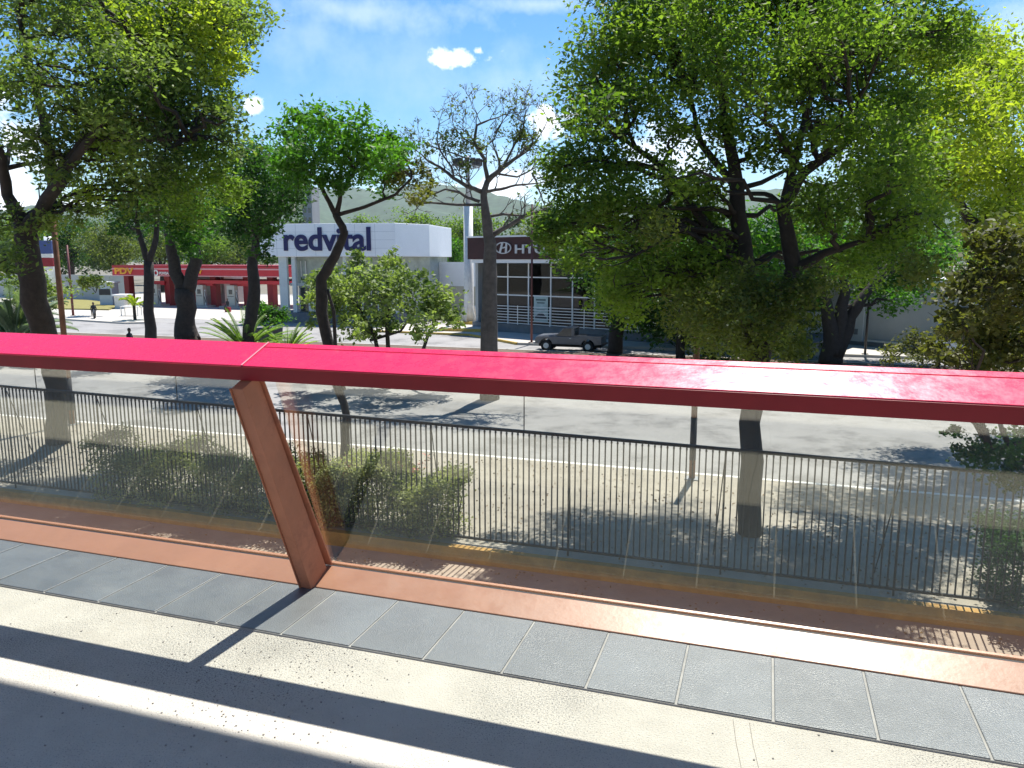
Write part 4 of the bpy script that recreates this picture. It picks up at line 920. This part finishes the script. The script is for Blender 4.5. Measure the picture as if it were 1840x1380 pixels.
# ------------------------------------------------------------------ vehicles
M_tyre = mat('tyre', (.02, .02, .02), .85, .2)
M_hub = mat('white_rim', (.65, .65, .62), .5, .1)
def extr(prof, c, dx, dy, hw, mb):
    v = [c+dx*x+Vector((0, 0, z))+dy*s for s in (-hw, hw) for x, z in prof]; k = len(prof)
    return mb.add(v, [tuple(range(k)), tuple(range(2*k-1, k-1, -1))]+[(i, (i+1) % k, k+(i+1) % k, k+i) for i in range(k)])
def arc(cx, cz, r, a0, a1, n=7): return [(cx+r*math.cos(R(a0+(a1-a0)*i/n)), cz+r*math.sin(R(a0+(a1-a0)*i/n))) for i in range(n+1)]
def pickup():
    uc = -12.75; nc = 51.35; c = W(uc, nc, 0); dx = W(1, 0)-W(0, 0); dy = W(0, 1)-W(0, 0)   # front points to -u
    t = thing('pickup_truck', 'old silver single-cab pickup parked by the kerb at the showroom', 'pickup', c)
    paint = mat('silver_paint', (.15, .16, .18), .35, .15, 3, metallic=.3, coat=.4)
    low = [(-2.28,.52)]+[(-1.98,.5)]+arc(-1.5, .42, .46, 170, 10)+[(-1.0,.5),(.94,.5)]+arc(1.42, .42, .46, 170, 10)+[(1.92,.5),(2.35,.55),(2.35,1.0),(.42,1.02),(-.75,1.04),(-2.2,.98),(-2.3,.85)]
    body = extr(low, c, dx, dy, .86, MB()).build('body', paint, t, bevel=.03)
    extr([(-2.2,.985),(-2.15,1.05),(-.85,1.12),(-.75,1.045)], c, dx, dy, .80, MB()).build('hood', paint, t, bevel=.03)
    cab = [(-.78,1.045),(-.28,1.60),(-.2,1.64),(.32,1.64),(.42,1.58),(.44,1.045)]
    extr([(-.78,1.045),(-.28,1.58),(.40,1.58),(.42,1.045)], c, dx, dy, .73, MB()).build('cabin_glass', M_win, t)
    extr([(-.34,1.585),(-.2,1.66),(.32,1.66),(.46,1.585)], c, dx, dy, .76, MB()).build('roof', paint, t, bevel=.02)
    for s in (-.745, .745):
        extr([(-.86,1.045),(-.33,1.585),(-.26,1.585),(-.76,1.045)], c+dy*s, dx, dy, .02, MB()).build('windscreen_pillar', paint, t)
        extr([(.26,1.045),(.26,1.585),(.46,1.585),(.46,1.045)], c+dy*s, dx, dy, .02, MB()).build('rear_pillar', paint, t)
        d_ = extr([(-.70,.56),(-.70,1.03),(.34,1.03),(.34,.56)], c+dy*(.868 if s > 0 else -.868), dx, dy, .012, MB()).build('door', paint, t, bevel=.01)
        extr([(.14,.9),(.14,.94),(.28,.94),(.28,.9)], c+dy*(.89 if s > 0 else -.89), dx, dy, .012, MB()).build('handle', M_hub, d_)
    bed = MB(); 
    for s in (-.83, .83): extr([(.5,1.02),(.5,1.12),(2.35,1.10),(2.35,1.0)], c+dy*s, dx, dy, .035, bed)
    extr([(2.30,1.0),(2.30,1.10),(2.37,1.10),(2.37,1.0)], c, dx, dy, .80, bed); bed.build('cargo_bed', paint, t)
    extr([(-2.42,.48),(-2.42,.62),(-2.30,.62),(-2.30,.48)], c, dx, dy, .88, MB()).build('bumper', M_hub, t, bevel=.02)
    extr([(2.36,.45),(2.36,.58),(2.46,.58),(2.46,.45)], c, dx, dy, .86, MB()).build('bumper', M_navy, t, bevel=.02)
    extr([(-2.1,.3),(-2.1,.52),(2.2,.52),(2.2,.3)], c, dx, dy, .55, MB()).build('chassis', M_tyre, t)
    for s in (-.6, .6): MB().tube([c+dx*-2.31+dy*s+Vector((0, 0, .78)), c+dx*-2.27+dy*s+Vector((0, 0, .78))], .11, 14).build('headlight', M_hub, t)
    for x in (-1.5, 1.42):
        for s in (-.74, .74):
            w_ = MB().tube([c+dx*x+dy*(s-.1)+Vector((0, 0, .38)), c+dx*x+dy*(s+.1)+Vector((0, 0, .38))], .38, 22).build('wheel', M_tyre, t, bevel=.02)
            e = 1 if s > 0 else -1
            MB().tube([c+dx*x+dy*(s+e*.09)+Vector((0, 0, .38)), c+dx*x+dy*(s+e*.118)+Vector((0, 0, .38))], [.21, .17], 18).build('rim', M_hub, w_)
pickup()
def van(px, py, D, L_, label, m, name='white_van', ht=1.9, direction=None):
    c = P(px, py, D); c.z = 0; dx = direction or (W(1, 0)-W(0, 0)); dy = Vector((-dx.y, dx.x, 0)); t = thing(name, label, 'van', c); k = L_/4.6
    extr([(-2.3*k,.4),(-2.3*k,.95),(-1.5*k,1.1),(-1.0*k,ht),(2.2*k,ht),(2.3*k,.4)], c, dx, dy, .85, MB()).build('body', m, t, bevel=.06)
    extr([(-1.3*k,1.15),(-.98*k,ht-.18),(1.9*k,ht-.18),(1.95*k,1.15)], c, dx, dy, .862, MB()).build('side_window', M_win, t)
    for x in (-1.4*k, 1.45*k):
        for s in (-.76, .76): MB().tube([c+dx*x+dy*(s-.11)+Vector((0, 0, .34)), c+dx*x+dy*(s+.11)+Vector((0, 0, .34))], .34, 18).build('wheel', M_tyre, t)
M_wcar = mat('white_car_paint', (.7, .7, .69), .3, .05, coat=.4)
van(1725, 640, 49, 4.8, 'white van parked behind the dark foliage at far right', M_wcar)
van(868, 560, 80, 4.2, 'white car half hidden behind the light mast', M_wcar, 'white_car', 1.5, W(.3, 1).normalized())

# ------------------------------------------------------------------ fuel station
M_red = mat('station_red', (.48, .018, .03), .45, .12, 1)
M_redd = mat('station_red_dark', (.26, .012, .018), .55, .15, 1)
M_yl = mat('yellow_letters', (.75, .34, .02), .5, .05)
M_pink = mat('pale_stripe', (.62, .30, .30), .5, .05)
ca = P(203, 500, 106); cb = P(512, 500, 96); cd = (cb-ca); cd.z = 0; CL = cd.length; cd.normalize(); cn = Vector((cd.y, -cd.x, 0)); ca.z = 0
st = thing('fuel_station', 'red fuel station canopy with yellow lettering across the left background', 'fuel station', ca)
def cbox(f0, f1, o0, o1, z0, z1, m, name, par=None, bevel=0.):
    c = ca+cd*(f0+f1)/2-cn*(o0+o1)/2; c.z = (z0+z1)/2
    return MB().obox(c, cd*(f1-f0)/2, cn*(o1-o0)/2, Vector((0, 0, (z1-z0)/2))).build(name, m, par or st, bevel=bevel)
def cz(py, D=103): return P(300, py, D).z
cbox(0, CL, 0, 11, cz(496), cz(478.5), M_red, 'canopy')
cbox(-.05, CL+.05, -.05, .02, cz(484.5), cz(482), M_pink, 'stripe'); cbox(-.04, CL+.04, -.04, .02, cz(496.3), cz(494.8), M_pink, 'stripe')
cbox(-.03, CL+.03, -.03, 11.1, cz(478.3), cz(476.6), M_redd, 'roof_edge')
cbox(10.5, CL, 1.0, 9, cz(509), cz(503), M_red, 'lower_beam')
pz = 0
def colm(px):
    r = ray(px, 540); a_ = ca-cn*2.2; s_ = (a_.x*r.y-a_.y*r.x)/(cd.y*r.x-cd.x*r.y); return s_
for px in (234, 306, 388, 447, 490):
    s_ = colm(px); cbox(s_-.45, s_+.45, 1.8, 2.7, .02, cz(496.4), M_redd, 'column')
for px in (300, 386, 450):
    s_ = colm(px); cbox(s_-2.6, s_+.4, 1.5, 1.7, cz(513), cz(505.5), M_red, 'pump_header')
tx = lambda px, off=.06: (lambda s_: ca+cd*s_+cn*off)(((ca.x*ray(px, 485).y-ca.y*ray(px, 485).x)/(cd.y*ray(px, 485).x-cd.x*ray(px, 485).y)))
a_ = tx(206); a_.z = cz(491.8, 105); b2 = tx(240)
text('lettering', 'PDV', 1.1, a_, cd, (0, 0, 1), M_yl, st, .03, .045, fit=(b2-tx(206)).length)
a_ = tx(345); a_.z = cz(492.2, 101); b2 = tx(363)
text('lettering', 'PDV', .8, a_, cd, (0, 0, 1), M_yl, st, .03, .03, fit=(b2-tx(345)).length)
a_ = tx(286); a_.z = cz(493.2, 103); text('lettering', 'PDVSA', .5, a_, cd, (0, 0, 1), M_white, st, .03, .012, fit=(tx(303)-tx(286)).length)
a_ = tx(281, .1); a_.z = cz(490.5, 103)
rg = MB()
for t_ in range(24):
    q = 2*math.pi*t_/24
    for rr, dd in ((.42, 0), (.42, .06), (.24, .06), (.24, 0)): rg.v.append(tuple(a_+cd*math.cos(q)*rr+Vector((0, 0, math.sin(q)*rr))+cn*dd))
rg.f += [(i*4+j, i*4+(j+1) % 4, ((i+1) % 24)*4+(j+1) % 4, ((i+1) % 24)*4+j) for i in range(24) for j in range(4)]
rg.build('logo_ring', M_white, st)
# kiosk under the canopy
cbox(1.0, 11, 9.0, 13, .02, cz(497), mat('kiosk_wall', (.34, .30, .30), .8, .1), 'kiosk'); cbox(3.0, 6.6, 8.8, 8.98, .02, 2.6, M_redd, 'kiosk_door'); cbox(7.2, 10.6, 8.85, 8.98, 1.2, 3.2, M_winp, 'kiosk_window')
cbox(0.6, 6.0, 7.2, 9, 2.9, 3.15, M_pink, 'awning')
def pump(px, label, first=None):
    s_ = colm(px); c = ca+cd*s_-cn*1.2; t = thing('fuel_pump', label, 'fuel pump', Vector((c.x, c.y, .02)), 'fuel pumps under the canopy')
    def pb2(x0, x1, y0, y1, z0, z1, m, name, par=None, bevel=0.):
        q = c+cd*(x0+x1)/2+cn*(y0+y1)/2; q.z = (z0+z1)/2; return MB().obox(q, cd*(x1-x0)/2, cn*(y1-y0)/2, Vector((0, 0, (z1-z0)/2))).build(name, m, par or t, bevel=bevel)
    pb2(-1.5, 1.7, -.8, .9, .02, .25, M_conc, 'island')
    cr = mat('pump_cream', (.52, .50, .42), .5, .1) if 'pump_cream' not in bpy.data.materials else bpy.data.materials['pump_cream']
    b0 = pb2(-.62, .62, -.35, .35, .25, 2.9, cr, 'cabinet', bevel=.04); pb2(-.28, .26, .36, .39, 1.75, 2.35, M_win, 'display', b0); pb2(-.5, .5, .36, .38, 1.45, 1.52, M_navy, 'divider', b0)
    pb2(.66, .82, -.1, .15, .25, 2.3, M_hub, 'hose_rack', b0)
    MB().tube([c+cd*.8+cn*.2+Vector((0, 0, 2.1)), c+cd*1.1+cn*.3+Vector((0, 0, 1.2)), c+cd*.95+cn*.25+Vector((0, 0, .6)), c+cd*.75+cn*.3+Vector((0, 0, 1.4))], .035, 6).build('hose', M_gask, t)
pump(291, 'cream fuel pump left of the thick flared trunk'); pump(372, 'cream fuel pump right of the thick flared trunk'); pump(428, 'cream fuel pump near the dense dark tree')
# yard wall, kiosk cabin, sign box
ya = P(60, 500, 128); yb = P(222, 500, 116)
yw = thing('yard_wall', 'long pale grey wall left of the fuel station', 'wall', Vector((ya.x, ya.y, 0))); wallseg(P(-80, 500, 134), yb, -.3, P(150, 494, 120).z, .4, M_grey, 'wall_face', yw)
def cabin(px0, px1, D, py, label, m, name, cat, roof=True, dark=None):
    a = P(px0, 500, D); b_ = P(px1, 500, D); a.z = b_.z = 0; t = thing(name, label, cat, a); z1 = P(px0, py, D).z
    wallseg(a, b_, .02, z1, 1.8, m, 'body', t)
    if roof: wallseg(a+Vector((-.2, -.2, 0)), b_+Vector((.2, -.2, 0)), z1+.002, z1+.2, 2.2, M_frame, 'roof', t)
    return t, a, b_, z1
t, a, b_, z1 = cabin(176, 199, 104, 509, 'pale blue-grey cabin with a small sign in front of the yard wall', mat('pale_cabin', (.50, .55, .60), .6, .05), 'service_cabin', 'cabin')
c = (a+b_)/2+Vector((-.1, -.03, z1*.62)); MB().obox(c, Vector((.75, 0, 0)), Vector((0, .02, 0)), Vector((0, 0, .4))).build('sign_plate', M_navy, t)
t, a, b_, z1 = cabin(202, 220, 98, 532, 'white waist-high box in front of the kiosk', M_white, 'white_box', 'box')
t, a, b_, z1 = cabin(1240, 1262, 57, 590, 'pale box beside the showroom railing', M_white, 'utility_box', 'box')
# low white bench-like frame on the corner
c = P(236, 560, 84); c.z = .15; t = thing('white_table', 'small white table on the corner pavement', 'table', c)
MB().obox(c+Vector((0, 0, 1.0)), Vector((1.0, 0, 0)), Vector((0, .5, 0)), Vector((0, 0, .05))).build('top', M_white, t)
for sx in (-.9, .9):
    for sy in (-.42, .42): MB().obox(c+Vector((sx, sy, .475)), Vector((.04, 0, 0)), Vector((0, .04, 0)), Vector((0, 0, .475))).build('leg', M_white, t)
# billboard and its white column at far left
t = thing('billboard', 'faded blue and red billboard on a white column behind the leaning trunk', 'billboard', P(100, 540, 112)*1.0); p0 = P(100, 560, 112)
MB().tube([Vector((p0.x, p0.y, 0)), Vector((p0.x, p0.y, P(100, 425, 112).z))], .62, 14).build('column', M_clad, t, smooth=True)
for y0, y1, m_ in ((432, 456, mat('board_blue', (.05, .08, .22), .6)), (456, 463, M_white), (463, 479, M_redd), (479, 485, M_white)):
    za, zb2 = P(80, y1, 111).z, P(80, y0, 111).z; a = P(66, 450, 111); b_ = P(93, 450, 111); wallseg(a, b_, za+.01, zb2-.01, .3, m_, 'panel', t)
# tower far behind
pt_ = P(548, 400, 260); t = thing('tower_block', 'grey apartment tower rising far behind the dense tree', 'building', Vector((pt_.x, pt_.y, 0)))
zt2 = P(560, 335, 260).z; wd = (P(569, 400, 260)-P(552, 400, 260)).x
M_tow = mat('tower_concrete', (.33, .33, .34), .9, .1, .3)
c = P(560, 400, 260); MB().obox(Vector((c.x, c.y, zt2/2)), Vector((wd/2, 0, 0)), Vector((0, 5, 0)), Vector((0, 0, zt2/2))).build('wall', M_tow, t)
for k in range(9):
    for s in (-.25, .25): MB().obox(Vector((c.x+wd*s, c.y-5.02, zt2-2-k*3)), Vector((wd*.14, 0, 0)), Vector((0, .05, 0)), Vector((0, 0, .8))).build('window', M_win, t)

# ------------------------------------------------------------------ people and motorcycle (far away)
def skin_body(name, joints, edges, radii, m, parent):
    me = bpy.data.meshes.new(name); me.from_pydata([tuple(j) for j in joints], edges, []); o = link(name, me, m, parent)
    s = o.modifiers.new('skin', 'SKIN'); 
    for i, r in enumerate(radii): me.skin_vertices[0].data[i].radius = (r, r)
    me.skin_vertices[0].data[0].use_root = True
    o.modifiers.new('sub', 'SUBSURF').levels = 1; o.modifiers['sub'].render_levels = 2; return o
M_skin = mat('skin', (.16, .08, .05), .6); M_cl = mat('dark_clothes', (.03, .03, .035), .8); M_hair = mat('hair', (.01, .008, .007), .7)
def person(label, c, face, sit=False, cloth=M_cl):
    t = thing('person', label, 'person', c); f_ = Vector(face).normalized(); s = Vector((-f_.y, f_.x, 0)); Z = Vector((0, 0, 1)); c = Vector(c)
    def q(x, y, z): return c+s*x+f_*y+Z*z
    hz = .92 if not sit else .75
    J = [q(0,0,hz), q(0,0,hz+.25), q(0,.0,hz+.48), q(0,.01,hz+.58), q(0,.03,hz+.68), q(0,.03,hz+.80),
         q(.19,0,hz+.46), q(.25,.03,hz+.20), q(.22,.14,hz+.0), q(.21,.2,hz-.06), q(-.19,0,hz+.46), q(-.25,.03,hz+.20), q(-.22,.14,hz+.0), q(-.21,.2,hz-.06)]
    if sit: J += [q(.12,.05,hz-.02), q(.16,.42,hz-.02), q(.16,.38,hz-.45), q(.16,.52,hz-.48), q(-.12,.05,hz-.02), q(-.16,.42,hz-.02), q(-.16,.38,hz-.45), q(-.16,.52,hz-.48)]
    else: J += [q(.1,0,hz-.08), q(.11,.03,.48), q(.11,-.02,.08), q(.12,.14,.04), q(-.1,0,hz-.08), q(-.11,.1,.48), q(-.11,.05,.08), q(-.12,.2,.04)]
    E = [(0,1),(1,2),(2,3),(3,4),(4,5),(2,6),(6,7),(7,8),(8,9),(2,10),(10,11),(11,12),(12,13),(0,14),(14,15),(15,16),(16,17),(0,18),(18,19),(19,20),(20,21)]
    Rr = [.15,.14,.15,.055,.095,.08,.07,.05,.04,.035,.07,.05,.04,.035,.1,.07,.05,.045,.1,.07,.05,.045]
    skin_body('body', J, E, Rr, cloth, t)
    hd = q(0, .035, hz+.74); vs = []
    me = bpy.data.meshes.new('head'); bm = bmesh.new(); bmesh.ops.create_icosphere(bm, subdivisions=2, radius=.1, matrix=Matrix.Translation(hd) @ Matrix.Diagonal((.95, 1.05, 1.25, 1))); bm.to_mesh(me); bm.free(); link('head', me, M_skin, t, True)
    me = bpy.data.meshes.new('hair'); bm = bmesh.new(); bmesh.ops.create_icosphere(bm, subdivisions=2, radius=.112, matrix=Matrix.Translation(hd-f_*.02+Z*.03) @ Matrix.Diagonal((.98, 1.0, 1.15, 1))); bm.to_mesh(me); bm.free(); link('hair', me, M_hair, t, True)
    return t
p = P(232, 600, 50); p.z = .0
person('dark-clad person whose head shows just above the handrail at left', p, (1, -.2, 0))
p = P(409, 545, 92); p.z = .02
person('seated dark figure beside the pump under the red canopy', p, (-.5, -1, 0), True)
MB().obox(p+Vector((0, 0, .3)), Vector((.3, 0, 0)), Vector((0, .25, 0)), Vector((0, 0, .28))).build('stool', M_redd); tag(bpy.data.objects['stool'], 'low dark stool under the seated figure at the pumps', 'stool')
p = P(176, 530, 100); p.z = .02
def moto(c, dx, label):
    t = thing('motorcycle', label, 'motorcycle', c); dy = Vector((-dx.y, dx.x, 0)); Z = Vector((0, 0, 1)); c = Vector(c)
    for x in (-.65, .65):
        pts = [c+dx*(x+.3*math.cos(a))+Z*(.32+.3*math.sin(a)) for a in np.linspace(0, 2*math.pi, 19)]; MB().tube(pts, .05, 6, cap=False).build('wheel', M_tyre, t)
    MB().tube([c+dx*.65+Z*.32, c+dx*.45+Z*1.0], .035, 6).build('fork', M_steel, t); MB().tube([c+dx*.42+Z*1.05-dy*.33, c+dx*.42+Z*1.05+dy*.33], .02, 6).build('handlebar', M_tyre, t)
    extr([(-.35,.3),(-.4,.7),(.1,.75),(.4,.85),(.35,.35)], c, dx, dy, .13, MB()).build('frame', M_navy, t, bevel=.03); extr([(-.8,.74),(-.75,.86),(.05,.80),(.1,.74)], c, dx, dy, .12, MB()).build('seat', M_tyre, t, bevel=.03)
p = P(168, 545, 80); p.z = .1
moto(p, (Vector((.4, -.9, 0))).normalized(), 'dark motorcycle standing by the verge at left')
person('dark-clad rider sitting on the motorcycle by the verge', p+Vector((-.1, .1, .1)), (.4, -.9, 0), True)

# ------------------------------------------------------------------ haze: the air between here and the hills
hz = MB(); hz.add([(x, y, z) for z in (-9.5, 420) for x, y in ((-3000,-300), (3000,-300), (3000,4200), (-3000,4200))], [(3,2,1,0), (4,5,6,7), (0,1,5,4), (1,2,6,5), (2,3,7,6), (3,0,4,7)])
hm = bpy.data.materials.new('haze_air'); hm.use_nodes = True; t = hm.node_tree
for n in list(t.nodes): t.nodes.remove(n)
o_ = t.nodes.new('ShaderNodeOutputMaterial'); v_ = t.nodes.new('ShaderNodeVolumePrincipled'); v_.inputs['Color'].default_value = (.80, .88, .95, 1); v_.inputs['Density'].default_value = .00006; v_.inputs['Anisotropy'].default_value = .3
t.links.new(v_.outputs[0], o_.inputs['Volume'])
hz.build('haze', hm, kind='stuff')
